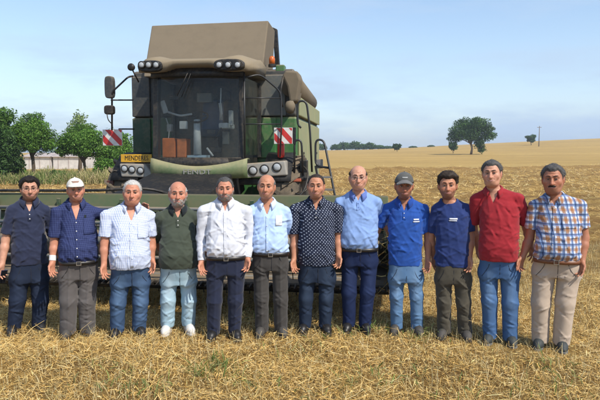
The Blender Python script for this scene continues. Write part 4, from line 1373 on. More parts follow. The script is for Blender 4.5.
def person(S):
    toe = S['toe']
    D = float(on_ground(300, toe)[1]) + 0.17
    sc = math.hypot(D, float(on_ground(0.5 * (S['legs'][0][2] + S['legs'][1][2]), toe)[0])) / F * 0.985
    hu = S['head'][0]
    foot_u = 0.5 * (S['legs'][0][2] + S['legs'][1][2])
    rx = float(at_depth(foot_u, toe, D)[0])
    zg = gz(rx, D)
    face_th = math.atan2(-rx, D)                 # everyone looks into the lens
    root = empty('person', (rx, D, zg), face_th)
    tag(root, S['label'], 'person', 'men standing in a row in front of the harvester')
    O = np.array([rx, D, zg])

    ax_ = np.array([math.cos(face_th), math.sin(face_th), 0]); ay_ = np.array([-math.sin(face_th), math.cos(face_th), 0])

    def P(u, v, dy=0.0):
        """pixel on the upright plane through the person that faces the camera, in the person's own axes"""
        d = ray(u, v); o = np.array([0, 0, CAM_H]) - O
        p = o + d * ((dy - o @ ay_) / (d @ ay_))
        return np.array([p @ ax_, p @ ay_, p[2]])

    def to_world(p): return O + p[0] * ax_ + p[1] * ay_ + np.array([0, 0, p[2]])
    seed = int(toe * 7 + hu)

    # ---- torso sections
    hl, hr, hv = S['hem']; cl, cr = S['chest']; bl, br = S['belly']
    sl, sr, sv = S['sh']                                   # outer edges of the shoulders, line of their tops
    zhem = P(hl, hv)[2]; zsh = P(sl, sv)[2]
    chin = P(hu, S['head'][2]); top = P(hu, S['head'][1])
    zneck = max(zsh + 0.055, chin[2] - 0.05)
    zarm = zsh - 0.16
    X = lambda u: P(u, 250)[0]
    bd = S.get('bd', 0.13)
    mid = lambda a, b: 0.5 * (X(a) + X(b)); half = lambda a, b: 0.48 * abs(X(b) - X(a))
    tucked = S.get('tucked', False)
    secs = [
        (zhem - 0.01, half(hl, hr), bd * (0.86 if tucked else 0.96), mid(hl, hr), -0.02 - (bd - 0.12) * 0.35),
        (zhem + 0.05, half(bl, br) * 0.955, bd * (1.0 if tucked else 1.0), mid(bl, br), -0.02 - (bd - 0.12) * 0.6),
        (zhem + 0.14, half(bl, br) * 0.965, bd * 1.02, mid(bl, br), -0.02 - (bd - 0.12) * 0.7),
        (zarm - 0.07, half(cl, cr) * 0.98, max(0.122, bd * 0.93), mid(cl, cr), -0.012),
        (zarm + 0.05, half(cl, cr) * 0.95, 0.118, mid(cl, cr), 0.0),
        (zsh - 0.03, half(cl, cr) * 0.78, 0.092, mid(sl, sr), 0.012),
        (zsh + 0.02, half(cl, cr) * 0.52, 0.072, mid(sl, sr), 0.018),
        (zneck, 0.075, 0.065, chin[0], 0.02)]
    SZ = np.array([s[0] for s in secs])
    SV = [np.array([s[i] for s in secs]) for i in range(1, 5)]

    def torso(Xg, Yg, Zg, off=0.0, z0=None, z1=None):
        zz = np.clip(Zg, SZ[0], SZ[-1])
        a, b, xc, yc = (np.interp(zz, SZ, q) for q in SV)
        n = 2.35
        q = (np.abs((Xg - xc) / a) ** n + np.abs((Yg - yc) / b) ** n) ** (1 / n)
        d = (q - 1) * np.minimum(a, b) + off
        z0 = SZ[0] if z0 is None else z0
        z1 = SZ[-1] if z1 is None else z1
        return np.maximum(d, np.maximum(z0 - Zg, Zg - z1))
    nb = np.array([chin[0] * 0.7 + mid(sl, sr) * 0.3, 0.022, zsh + 0.035])           # base of the neck

    # ---- joints
    arms = []
    for side, (A, s_) in enumerate(((S['armL'], sl), (S['armR'], sr))):
        sg = -1 if side == 0 else 1
        sj = P(s_, sv); sj = sj + np.array([-sg * 0.062, 0.005, -0.061])
        el = P(A[0][0] - sg * (2.6 if A[0][2] < 0.05 else 0.0), A[0][1], A[0][2]); wr = P(*A[1])
        arms.append((sg, sj, el, wr, A))
    legs = []
    for (hx, (kx, kv), ax, (rt, rk, ra)), sg in zip(S['legs'], (-1, 1)):
        hip = P(hx, hv + 13); kn = P(kx, kv); kn[1] -= 0.015
        an = P(ax, toe - 9); an[2] = 0.085; an[1] = 0.03
        legs.append((sg, hip, kn, an, rt * sc * 0.91, rk * sc * 0.94, ra * sc * 0.95)); FEET.append(tuple(to_world(an)[:2]))

    # ---- head frame
    hh = top[2] - chin[2]
    hth = S['hair'][2] if S.get('hair') and S['hair'][0] != 'ring' else 0.0
    hs = np.clip(hh / (0.234 + 0.7 * hth), 0.85, 1.22)
    if S.get('cap'): hs = np.clip((hh - 0.008) / 0.236, 0.85, 1.22)
    yaw, roll, nod = (R(q) for q in S.get('turn', (0, 0, 0)))
    hc = np.array([chin[0], -0.022, chin[2] + 0.117 * hs])
    Mh = np.array((Matrix.Rotation(yaw, 3, 'Z') @ Matrix.Rotation(roll, 3, 'Y') @ Matrix.Rotation(nod, 3, 'X')))
    HH = S.get('face', {})

    def to_head(Xg, Yg, Zg):
        x, y, z = Xg - hc[0], Yg - hc[1], Zg - hc[2]
        return tuple((Mh[0, i] * x + Mh[1, i] * y + Mh[2, i] * z) / hs for i in range(3))

    def from_head(p): return hc + Mh @ (np.asarray(p, float) * hs)

    # ---- skin: one continuous body
    allp = [sj for _, sj, *_ in arms] + [a[2] for a in arms] + [a[3] for a in arms]
    x0 = min(min(p[0] for p in allp) - 0.13, X(bl) - 0.05); x1 = max(max(p[0] for p in allp) + 0.13, X(br) + 0.05)
    y0 = min(min(p[1] for p in allp) - 0.16, -bd - 0.12); y1 = max(max(p[1] for p in allp) + 0.14, 0.2)
    zh = hc[2] + 0.15 * hs
    zhand = min(a[3][2] for a in arms) - 0.22
    h = 0.0051
    G = Field(axis_grid((x0, x1, h)), axis_grid((y0, y1, h)),
              axis_grid((0.02, zhand, 0.016), (zhand, zhem + 0.1, 0.0052), (zhem + 0.1, zarm - 0.1, 0.008), (zarm - 0.1, nb[2] - 0.02, 0.007), (nb[2] - 0.02, zh, 0.0046)))
    G.fn(lambda a, b, c: torso(a, b, c, 0.017, zhem + 0.03, nb[2] + 0.01), (X(bl) - 0.02, -bd - 0.12, zhem - 0.06), (X(br) + 0.02, bd + 0.05, zneck + 0.03), 0.03)
    pel = np.array([mid(hl, hr), 0.0, zhem - 0.02])
    G.ell(pel, (half(hl, hr) * 0.8, 0.085, 0.14), 0.03)
    for sg, hip, kn, an, rt, rk, ra in legs:
        G.cone(hip, kn, rt * 0.6, rk * 0.5, 0.02); G.cone(kn, an, rk * 0.5, 0.032, 0.02)
        G.cone(an + np.array([0, 0, -0.02]), an + np.array([sg * 0.02, -0.13, -0.05]), 0.034, 0.022, 0.02)
    up = S.get('build', 1.0)
    short = S['sleeve'] < 0.99
    for sg, sj, el, wr, A in arms:
        G.cone(nb + np.array([sg * 0.02, 0, -0.01]), sj + np.array([0, 0, -0.012]), 0.042, 0.036, 0.02)
        G.cone(sj + np.array([0, 0, -0.01]), el, 0.042 * up, (0.042 if short else 0.037) * up, 0.02)
        m1 = el * 0.68 + wr * 0.32
        G.cone(el, m1, (0.040 if short else 0.035) * up, (0.042 if short else 0.032) * up, 0.02)
        G.cone(m1, wr, (0.042 if short else 0.032) * up, 0.0275 * up, 0.02)
        # hand
        d = wr - el; d = d / np.linalg.norm(d)
        hd = np.asarray(A[2], float) if len(A) > 2 and A[2] is not None else d + np.array([0, -0.12, 0])
        hd = hd / np.linalg.norm(hd)
        fwd = np.array([sg * 0.62, -0.78, 0]) if not (len(A) > 3) else np.asarray(A[3], float)   # thumb side
        ss = fwd - hd * (fwd @ hd); ss /= np.linalg.norm(ss)
        nn = np.cross(hd, ss); nn = nn / np.linalg.norm(nn)
        if nn[0] * sg > 0 and len(A) <= 3: nn = -nn                                              # palm looks at the thigh
        if len(A) > 4: nn = np.asarray(A[4], float); nn = nn - hd * (nn @ hd) - ss * (nn @ ss); nn /= np.linalg.norm(nn)
        hk = 1.06
        G.cone(wr, wr + hd * 0.03, 0.026 * up, 0.023, 0.015, fl=1.0)
        for i, (off, ln, cu) in enumerate(((0.034, 0.072, 0.22), (0.0115, 0.080, 0.34), (-0.0115, 0.074, 0.46), (-0.033, 0.058, 0.62))):
            kx = wr + hd * (0.088 - abs(i - 1) * 0.005) * hk + ss * off * hk
            G.cone(wr + hd * 0.02 + ss * off * 0.45, kx, 0.0155, 0.0125, 0.016)
            d1 = hd * math.cos(cu) + nn * math.sin(cu); d2 = hd * math.cos(cu * 2.3) + nn * math.sin(cu * 2.3)
            k1 = kx + d1 * ln * 0.52 * hk; k2 = k1 + d2 * ln * 0.5 * hk
            G.cone(kx, k1, 0.0095, 0.0088, 0.004); G.cone(k1, k2, 0.0088, 0.0072, 0.003)
        tb = wr + hd * 0.028 + ss * 0.022 + nn * 0.004
        t1 = tb + (hd * 0.75 + ss * 0.62 + nn * 0.12) * 0.045; t2 = t1 + (hd * 0.96 + ss * 0.15 + nn * 0.25) * 0.034; t3 = t2 + (hd * 0.96 - ss * 0.05 + nn * 0.3) * 0.026
        G.cone(tb, t1, 0.017, 0.0125, 0.016); G.cone(t1, t2, 0.0115, 0.0105, 0.006); G.cone(t2, t3, 0.0105, 0.008, 0.004)
    nk = 1.0 + 0.10 * (up - 1) * 5
    G.cone(nb + np.array([0, 0.004, -0.03]), from_head((0, 0.018, -0.05)), 0.064 * nk, 0.056 * nk, 0.035)
    G.fn(lambda a, b, c: head_sdf(*to_head(a, b, c), HH) * hs, hc - 0.17, hc + 0.17, 0.02)
    V, Q = G.mesh()
    # pigment: lips, cheeks, nose, stubble
    skin = np.array(S.get('skin', (0.50, 0.26, 0.165)))
    c = np.tile(skin, (len(V), 1))
    u, v, w = to_head(V[:, 0], V[:, 1], V[:, 2])
    red = np.clip(1 - ((np.abs(u) - 0.042) / 0.026) ** 2 - ((w + 0.026) / 0.026) ** 2, 0, 1) * (v < -0.03) * 0.55
    red = np.maximum(red, np.clip(1 - (u / 0.018) ** 2 - ((w + 0.022) / 0.026) ** 2, 0, 1) * (v < -0.085) * 0.5)
    red = np.maximum(red, (np.abs(u) > 0.077) * (np.abs(w + 0.005) < 0.04) * 0.4)
    c = c * (1 - red[:, None]) + c * np.array([1.0, 0.72, 0.70]) * red[:, None]
    lip = np.clip(1.4 - (u / 0.026) ** 2 * 1.4 - ((w + 0.062) / 0.010) ** 2, 0, 1) * (v < -0.075)
    c = c * (1 - 0.6 * lip[:, None]) + np.array([0.36, 0.13, 0.11]) * 0.6 * lip[:, None]
    sb = S.get('stubble')
    if sb:
        m = sstep(-0.035, -0.055, w - 0.35 * np.clip(v + 0.05, 0, 0.1)) * sstep(0.03, 0.005, v) * (w > -0.135)
        m = m * (1 - np.clip(1.5 - (u / 0.024) ** 2 - ((w + 0.062) / 0.008) ** 2, 0, 1))
        c = c * (1 - sb[1] * m[:, None]) + np.array(sb[0]) * sb[1] * m[:, None]
    body_geo = (V, Q, c)

    # ---- eyes, brows
    for s in (-1, 1):
        e = MB()
        bmesh.ops.create_uvsphere(e.bm, u_segments=10, v_segments=8, radius=0.0115 * hs)
        eo = e.build('eye', EYEW, root, smooth=True); eo.location = from_head((s * 0.031, -0.0815, 0.0085))
        i = MB(); bmesh.ops.create_uvsphere(i.bm, u_segments=8, v_segments=6, radius=0.0074 * hs)
        io = i.build('iris', EYED, eo, smooth=True); io.location = Vector(Mh @ np.array([0, -0.0058, 0.0004])) * hs
        lid = MB(); lid.tube([from_head((s * 0.031 + q * 0.0155, -0.0935 + 0.006 * q * q, 0.0165 - 0.005 * q * q)) for q in (-1, -0.5, 0, 0.5, 1)], 0.0030 * hs, 6)
        lid.build('eyelid', LID, root, smooth=True)
        br_ = MB(); br_.tube([from_head((s * (0.011 + 0.039 * q), -0.0985 + 0.020 * q * q, 0.030 + 0.008 * math.sin(q * 2.4) - 0.003 * q)) for q in (0, 0.25, 0.5, 0.75, 1)],
                             [0.003 * hs, 0.0042 * hs, 0.004 * hs, 0.003 * hs, 0.0014 * hs], 6)
        br_.build('eyebrow', S['brow_mat'], root, smooth=True)

    smile = S.get('smile', 0.009)

    def fv(u, w):
        vv = np.linspace(-0.15, 0.0, 301)
        dd = head_sdf(np.full(301, u), vv, np.full(301, w), HH)
        j = np.nonzero(dd < 0)[0]
        return vv[j[0]] if len(j) else -0.09

    def onface(u, w, lift=0.0): return from_head((u, fv(u, w) - lift, w))
    lp = MB()
    for dz, rr in ((0.0036, 0.0030), (-0.0036, 0.0036)):
        lp.tube([onface(q * 0.032, -0.0625 + dz * (1 - 0.8 * abs(q)) + smile * q * q, 0.0003) for q in (-1, -0.6, -0.25, 0, 0.25, 0.6, 1)], [0.001 * hs, rr * 0.8 * hs, rr * hs, rr * 0.95 * hs, rr * hs, rr * 0.8 * hs, 0.001 * hs], 6)
    lo_ = lp.build('lips', LIPM, root, smooth=True)
    if S.get('teeth'):
        MB().tube([onface(q * 0.023, -0.0622 + smile * 0.5 * q * q, 0.0012) for q in (-1, -0.5, 0, 0.5, 1)], [0.001 * hs, 0.0026 * hs, 0.0028 * hs, 0.0026 * hs, 0.001 * hs], 6).build('teeth', TEETH, lo_, smooth=True)
    else:
        MB().tube([onface(q * 0.029, -0.0625 + smile * 0.85 * q * q, 0.0022) for q in (-1, -0.5, 0, 0.5, 1)], 0.0010 * hs, 5).build('mouth_line', EYED, lo_, smooth=True)

    # ---- hair, beard, cap: shells over the same head
    def bristle(V, Q, n, length, width, comb_back):
        rs = np.random.default_rng(seed + 3)
        q = Q[rs.integers(0, len(Q), n)]
        p = V[q].mean(1)
        nr = np.cross(V[q[:, 1]] - V[q[:, 0]], V[q[:, 2]] - V[q[:, 0]]); nr /= np.linalg.norm(nr, axis=1)[:, None] + 1e-9
        back = Mh @ np.array([0, 0.7, -0.5])
        d = nr * rs.uniform(0.25, 0.7, (n, 1)) + back * comb_back + rs.normal(0, 0.35, (n, 3)); d /= np.linalg.norm(d, axis=1)[:, None]
        sd = np.cross(d, rs.normal(0, 1, (n, 3))); sd /= np.linalg.norm(sd, axis=1)[:, None]
        L = (length * rs.uniform(0.4, 1.2, n))[:, None]
        nv = np.stack([p - sd * width, p + sd * width, p + d * L + sd * width * 0.3, p + d * L - sd * width * 0.3], 1).reshape(-1, 3)
        return np.concatenate([V, nv]), np.concatenate([Q, np.arange(n * 4).reshape(n, 4) + len(V)])

    def shell(name, f, mat, parent=root, step=0.0066, lo=0.19, strands=None):
        A = Field(axis_grid((hc[0] - lo, hc[0] + lo, step)), axis_grid((hc[1] - lo - 0.03, hc[1] + lo, step)), axis_grid((hc[2] - 0.17, hc[2] + 0.17, step)))
        Xg = A.xs[:, None, None]; Yg = A.ys[None, :, None]; Zg = A.zs[None, None, :]
        u, v, w = to_head(Xg, Yg, Zg)
        u, v, w = np.broadcast_arrays(u, v, w)
        A.v[:] = f(u, v, w) * hs
        V, Q = A.mesh()
        if len(V) == 0: return None
        if strands: V, Q = bristle(V, Q, *strands)
        return link_mesh(name, mesh_np(name, V, Q), mat, parent)

    hair = S.get('hair')
    if hair:
        kind, mat, th = hair

        def fh(u, v, w):
            d = head_sdf(u, v, w, HH)
            front = S.get('hairline', 0.074)
            wm = np.interp(v, [-0.12, -0.085, -0.055, -0.035, -0.012, 0.004, 0.03, 0.045, 0.11], [front, front - 0.004, front - 0.016, 0.03, -0.015, -0.03, -0.01, -0.06, -0.085])
            tt = th * (0.55 + 0.45 * sstep(0.0, 0.09, w)) + hash_hair(u, v, w, 330, min(0.0016, th * 0.2)) + 0.0025 * np.sin(u * 70 + 2 * np.sin(v * 40)) * (th > 0.01)
            ears = (np.abs(u) > 0.070) * sstep(0.03, 0.012, np.abs(v - 0.016)) * (w < 0.028)
            temple = 0.016 * np.exp(-((np.abs(u) - 0.046) / 0.018) ** 2) * (v < -0.03)
            wm = wm + 0.004 + temple + 0.0015 * np.sin(u * 310 + v * 200)
            tt = (tt + 0.001) * (0.12 + 0.88 * sstep(0.0, 0.030, w - wm)) - 0.03 * ears
            r = np.maximum(d - tt, wm - w + 0.0015 * np.sin(u * 420) * np.sin(v * 300 + 1))
            if kind == 'ring':        # bald on top
                wt = np.interp(v, [-0.1, -0.03, 0.02, 0.07, 0.12], [-0.2, 0.045, 0.062, 0.078, 0.07])
                r = np.maximum(r, w - wt - 0.004 * np.sin(v * 260))
            elif kind == 'quiff':
                bump = 0.020 * np.exp(-((v + 0.045) / 0.05) ** 2) * sstep(0.05, 0.10, w)
                r = np.maximum(d - tt - bump, wm - w)
            return r
        shell('hair', fh, mat, strands=(2200 if kind != 'ring' else 700, 0.010 + th * 0.7, 0.0007, 0.8))
    if S.get('beard'):
        mat, th = S['beard']

        def fb(u, v, w):
            d = head_sdf(u, v, w, HH)
            lim = np.interp(v, [-0.12, -0.09, -0.05, -0.01, 0.012], [-0.040, -0.042, -0.048, -0.02, 0.01])
            r = np.maximum(d - th - hash_hair(u, v, w, 240, 0.002), w - lim)
            r = np.maximum(r, v - 0.018)
            mouth = np.sqrt((u / 0.026) ** 2 + ((w + 0.0625) / 0.0085) ** 2 + ((v + 0.1) / 0.03) ** 2) - 1
            r = np.maximum(r, -mouth * 0.0065)
            nose = np.sqrt((u / 0.020) ** 2 + ((w + 0.028) / 0.017) ** 2) - 1
            return np.maximum(r, -nose * 0.017)
        shell('beard', fb, mat, strands=(1500, 0.008, 0.0006, 0.0))
    if S.get('moustache'):
        mm = MB()
        for s in (-1, 1):
            mm.tube([from_head((s * q * 0.031, -0.1065 + 0.020 * q * q, -0.0475 - 0.010 * q * q)) for q in (0, 0.3, 0.6, 0.85, 1.0)], [0.0075 * hs, 0.0085 * hs, 0.0075 * hs, 0.005 * hs, 0.002 * hs], 8)
        mm.build('moustache', S['moustache'], root, smooth=True)
    if S.get('cap'):
        cm, bm_, ct = S['cap']

        def fc(u, v, w):
            d = np.sqrt((u / 0.089) ** 2 + ((v - 0.010) / 0.112) ** 2 + ((w - 0.034) / 0.098) ** 2) - 1
            return np.maximum(d * 0.088, 0.036 + 0.10 * np.clip(-v - 0.05, -0.4, 0.0) * -0.25 - w)

        def fr(u, v, w):
            sag = ct * u * u * 7 + 0.22 * np.clip(-v - 0.09, 0, 0.1) - 0.012
            e = np.sqrt((u / 0.078) ** 2 + ((v + 0.075) / 0.098) ** 2) - 1
            d = np.maximum(e * 0.075, np.abs(w - 0.052 + sag) - 0.0055)
            return np.maximum(d, v + 0.05)
        co = shell('cap', fc, cm, lo=0.15)
        shell('visor', fr, bm_, co, step=0.004)
        em = S.get('emblem')
        if em:
            g = MB()
            for r_, (wa_, wb_) in enumerate(em[1]):
                hw_ = em[2][r_]
                g.grid([[from_head((uu, 0.010 - 0.112 * 1.015 * math.sqrt(max(0.0, 1 - (uu / 0.089) ** 2 - ((ww - 0.034) / 0.098) ** 2)), ww)) for ww in np.linspace(wa_, wb_, 4)] for uu in np.linspace(-hw_, hw_, 9)])
            g.build('emblem', em[0], co, smooth=True, solid=0.002)
        bt = MB(); bmesh.ops.create_uvsphere(bt.bm, u_segments=8, v_segments=6, radius=0.008); b_ = bt.build('button', cm, co, smooth=True); b_.location = from_head((0, 0.01, 0.132))
    if S.get('glasses'):
        g = None
        gm = S['glasses']
        g = MB()
        for s in (-1, 1):
            ring = [from_head((s * 0.032 + 0.0225 * math.cos(a), -0.1045 + 0.010 * ((s * 0.032 + 0.0225 * math.cos(a)) / 0.055) ** 2, 0.004 + 0.0165 * math.sin(a))) for a in np.linspace(0, math.tau, 16, endpoint=False)]
            g.tube(ring, 0.0016 * hs, 5, closed=True)
            g.tube([from_head((s * 0.0545, -0.095, 0.009)), from_head((s * 0.078, -0.06, 0.010)), from_head((s * 0.0815, 0.010, 0.006))], 0.0016 * hs, 5)
        g.tube([from_head((-0.010, -0.109, 0.007)), from_head((0.010, -0.109, 0.007))], 0.0016 * hs, 5)
        go = g.build('glasses', gm, root, smooth=True)

    # ---- shirt
    short = S['sleeve'] < 0.99
    h = 0.0088
    sx0 = min(x0, X(bl) - 0.06); sx1 = max(x1, X(br) + 0.06)
    zlow = zhem - 0.05 if short else min(zhem - 0.05, min(a[3][2] for a in arms) - 0.03)
    T = Field(axis_grid((sx0, sx1, h)), axis_grid((y0 - 0.03, y1 + 0.03, h)), axis_grid((zlow, zneck + 0.05, h)))
    T.fn(lambda a, b, c: torso(a, b, c, 0.0, zhem - 0.01), (X(bl) - 0.04, -bd - 0.14, zhem - 0.04), (X(br) + 0.04, bd + 0.08, zneck + 0.05), 0.0)
    for sg, sj, el, wr, A in arms:
        T.cone(nb + np.array([sg * 0.035, 0.0, -0.012]), sj + np.array([0, 0, 0.0]), 0.056, 0.056, 0.03)
        if short:
            e = sj + (el - sj) * S['sleeve']
            T.cone(sj, e, 0.058 * up, 0.058 * up + S.get('loose', 0.004) * 0.7, 0.016, plane1=0.0)
        else:
            T.cone(sj, el, 0.058 * up, 0.052, 0.016)
            T.cone(el, wr + (el - wr) * 0.06, 0.052, 0.040, 0.02, plane1=0.0)
    Xg, Yg, Zg = T.xs[:, None, None], T.ys[None, :, None], T.zs[None, None, :]
    near = np.abs(T.v) < 0.05
    wk = wrinkle(Xg, Yg, Zg, seed, 24, 0.0042, (1.0, 0.6, 0.8)) + wrinkle(Xg, Yg, Zg, seed + 5, 55, 0.0012, (0.8, 0.6, 1.0))
    rs = np.random.default_rng(seed + 55)
    for q in range(38):
        zc = rs.uniform(zhem + 0.01, zsh - 0.05); xc_ = rs.uniform(X(bl), X(br)); sl_ = rs.normal(0, 1.1) + (0.9 if xc_ < mid(bl, br) else -0.9) * (0.6 if zc > zarm - 0.1 else 0.2)
        dd_ = ((Zg - zc) - sl_ * (Xg - xc_)) / math.sqrt(1 + sl_ * sl_)
        wk = wk - rs.choice([-0.005, 0.006, 0.0075]) * np.exp(-(dd_ / 0.0095) ** 2) * np.exp(-((Xg - xc_) / 0.07) ** 2 - ((Zg - zc) / 0.09) ** 2)
    if tucked:   # cloth gathers above the belt
        gather = np.exp(-((Zg - zhem - 0.04) / 0.05) ** 2)
        wk = wk + gather * (0.006 * np.sin(Xg * 75 + 3 * np.sin(Zg * 30)) - 0.006)
    T.v += np.where(near, np.clip(wk, -0.012, 0.011), 0)
    # neck opening
    vz = nb[2] - S.get('open', 0.10)
    slope = S.get('vslope', 0.42)
    zz = Zg - vz
    xn = nb[0]
    if S.get('crew'):
        cut = np.sqrt((Xg - xn) ** 2 + ((Yg - 0.005) * 0.9) ** 2 + (np.clip(nb[2] - 0.002 - Zg - 0.25 * Yg, 0, 1) * 1.5) ** 2) - 0.074
    else:
        wedge = np.maximum(np.abs(Xg - xn) - np.clip(zz * slope, -1, 0.07), Yg + 0.0)
        wedge = np.maximum(wedge, -zz)
        hole = np.sqrt((Xg - xn) ** 2 + (Yg - 0.015) ** 2) - 0.066
        hole = np.maximum(hole, nb[2] - 0.03 - Zg)
        cut = np.minimum(wedge, hole)
    T.v = np.maximum(T.v, -cut)
    V, Q = T.mesh()
    so = link_mesh('shirt', mesh_np('shirt', V, Q), S['shirt'], root)

    def front(x, z, lift=0.004):
        """point on the front of the shirt"""
        i = int(np.clip(np.searchsorted(T.xs, x), 1, len(T.xs) - 2)); k = int(np.clip(np.searchsorted(T.zs, z), 1, len(T.zs) - 2))
        fx_ = (x - T.xs[i - 1]) / (T.xs[i] - T.xs[i - 1]); fz_ = (z - T.zs[k - 1]) / (T.zs[k] - T.zs[k - 1])
        yy = 0.0
        for ii_, wx in ((i - 1, 1 - fx_), (i, fx_)):
            for kk_, wz in ((k - 1, 1 - fz_), (k, fz_)):
                colm = T.v[ii_, :, kk_]
                j = np.nonzero(colm < 0)[0]
                if len(j) and j[0] > 0:
                    v0, v1 = colm[j[0] - 1], colm[j[0]]
                    yc_ = T.ys[j[0] - 1] + (T.ys[j[0]] - T.ys[j[0] - 1]) * v0 / (v0 - v1)
                else: yc_ = -0.1
                yy += wx * wz * yc_
        return np.array([x, yy - lift, z])

    def patch(name, xa, xb, za, zb, mat, n=6, parent=so, lift=0.005):
        g = MB()
        g.grid([[front(xa + (xb - xa) * i / n, za + (zb - za) * j / n, lift) for j in range(n + 1)] for i in range(n + 1)])
        return g.build(name, mat, parent, smooth=True, solid=0.003)
    # collar
    cmat = S.get('collar')
    if cmat:
        th0 = R(S.get('gap', 24)); N = 30
        rows = []
        for i in range(N + 1):
            th = th0 + (math.tau - 2 * th0) * i / N
            fr_ = 0.5 + 0.5 * math.cos(th)                   # 1 at the front
            dx, dy = math.sin(th), -math.cos(th)
            zb = nb[2] + 0.018 - 0.062 * fr_ ** 2
            rr = 0.068 + 0.010 * fr_
            tip = math.exp(-((th if th < math.pi else math.tau - th) - th0) / 0.35)
            cen = np.array([xn, 0.018 - 0.012 * fr_, 0])
            prof = [(rr + 0.006, -0.012), (rr - 0.001, 0.030), (rr + 0.006, 0.038), (rr + 0.020, 0.020), (rr + 0.034 + 0.006 * tip, -0.008 - 0.030 * tip)]
            rows.append([cen + np.array([dx * r_, dy * r_ * 0.98, zb + z_]) for r_, z_ in prof])
        g = MB(); g.grid(rows); g.build('collar', cmat, so, smooth=True, solid=0.004)
    if S.get('placket'):
        zt = vz - 0.004; zb_ = zhem + 0.02 if S['placket'] == 'full' else vz - 0.085
        patch('placket', xn + (mid(bl, br) - xn) * 0.2 - 0.016, xn + (mid(bl, br) - xn) * 0.2 + 0.016, zb_, zt, S['shirt'], n=14, lift=0.0055)
        for q in range(5 if S['placket'] == 'full' else 2):
            zq = zt - 0.015 - q * (0.085 if S['placket'] == 'full' else 0.045)
            if zq > zb_:
                b_ = MB(); b_.lathe([(0.0055, 0), (0.0055, 0.003)], (0, -0.003, 0), 'y', 8); bo = b_.build('shirt_button', S.get('btn', BAND), so); bo.location = front(xn, zq, 0.009)
    for (nm, ua, ub, va, vb, mat) in S.get('marks', []):
        a = P(ua, va); b = P(ub, vb)
        patch(nm, a[0], b[0], b[2], a[2], mat, n=7)
    if not short:
        for sg, sj, el, wr, A in arms:
            dd = wr - el; dd /= np.linalg.norm(dd)
            cu = MB(); cu.tube([wr - dd * 0.055, wr - dd * 0.004], [0.0415, 0.0400], 14); cu.build('cuff', S['shirt'], so, smooth=False, bevel=0.004)
    if S.get('hemrib'):
        pass

    # ---- trousers
    h = 0.0098
    tx0 = min(min(l[1][0] - l[4], l[3][0] - l[6]) for l in legs) - 0.05; tx1 = max(max(l[1][0] + l[4], l[3][0] + l[6]) for l in legs) + 0.05
    tx0 = min(tx0, X(hl) - 0.04); tx1 = max(tx1, X(hr) + 0.04)
    ztop = zhem + (0.012 if tucked else 0.03)
    U = Field(axis_grid((tx0, tx1, h)), axis_grid((-0.26, 0.24, h)), axis_grid((0.0, ztop + 0.03, h)))
    zhip = legs[0][1][2]
    wa = half(hl, hr) * (1.0 if tucked else 0.955)
    ya = -0.02 - (bd - 0.12) * 0.35
    bdep = bd * (0.86 if tucked else 0.9)
    hw = 0.5 * (legs[1][1][0] + legs[1][4] - legs[0][1][0] + legs[0][4])
    hxm = 0.5 * (legs[1][1][0] + legs[1][4] + legs[0][1][0] - legs[0][4])
    pz = np.array([zhip - 0.12, zhip - 0.05, zhip, ztop]); pa = np.array([hw * 0.6, hw * 0.93, hw * 0.96, wa]); pb = np.array([0.09, 0.125, 0.132, bdep]); px_ = np.array([hxm, hxm, hxm, mid(hl, hr)]); py_ = np.array([0.0, 0.0, -0.003, ya])

    def pelvis(a, b, c):
        zz = np.clip(c, pz[0], pz[-1])
        A_, B_, xc, yc = (np.interp(zz, pz, q) for q in (pa, pb, px_, py_))
        n = 2.4
        q = (np.abs((a - xc) / A_) ** n + np.abs((b - yc) / B_) ** n) ** (1 / n)
        return np.maximum((q - 1) * np.minimum(A_, B_), np.maximum(zhip - 0.055 - c, c - ztop))
    U.fn(pelvis, (tx0, -0.25, zhip - 0.2), (tx1, 0.24, ztop + 0.03), 0.0)
    base_v = U.v.copy(); both = None
    for sg, hip, kn, an, rt, rk, ra in legs:
        U.v = base_v.copy()
        U.cone(hip + np.array([0, 0, -0.03]), kn, rt * 0.95, rk * 0.93, 0.05, fl=1.12)
        bot = an.copy(); bot[2] = S.get('cuffz', 0.045)
        U.cone(kn, bot, rk * 0.93, ra * 0.96, 0.03, plane1=0.0, fl=1.12)
        both = U.v if both is None else np.minimum(both, U.v)
    U.v = both
    Xg, Yg, Zg = U.xs[:, None, None], U.ys[None, :, None], U.zs[None, None, :]
    near = np.abs(U.v) < 0.05
    low = np.exp(-((Zg - 0.13) / 0.11) ** 2); knee = np.exp(-((Zg - legs[0][2][2]) / 0.11) ** 2); crotch = np.exp(-((Zg - zhip + 0.09) / 0.08) ** 2)
    fold = S.get('folds', 1.0)
    wk = wrinkle(Xg, Yg, Zg, seed + 9, 26, 0.0026, (0.9, 0.7, 0.6)) * (0.4 + 0.8 * low + 0.5 * knee + 0.7 * crotch) * fold
    fl_ = 0
    rs = np.random.default_rng(seed + 77)
    for q in range(26):          # single pulled creases, each with its own slant
        zc = rs.choice([rs.uniform(0.06, 0.26), legs[0][2][2] + rs.normal(0, 0.07), zhip - rs.uniform(0.02, 0.14)])
        sl_ = rs.uniform(-1.2, 1.2); xc_ = rs.choice([legs[0][2][0], legs[1][2][0]]) + rs.normal(0, 0.03)
        dd_ = (Zg - zc) - sl_ * (Xg - xc_) + 0.15 * rs.normal() * Yg
        fl_ = fl_ + np.exp(-(dd_ / 0.0095) ** 2) * np.exp(-((Xg - xc_) / 0.06) ** 2) * rs.choice([-1, 1, 1]) * np.where(Yg < 0, 1, 0.5)
    wk = wk - 0.0068 * fl_ * fold
    U.v += np.where(near, np.clip(wk, -0.011, 0.011), 0)
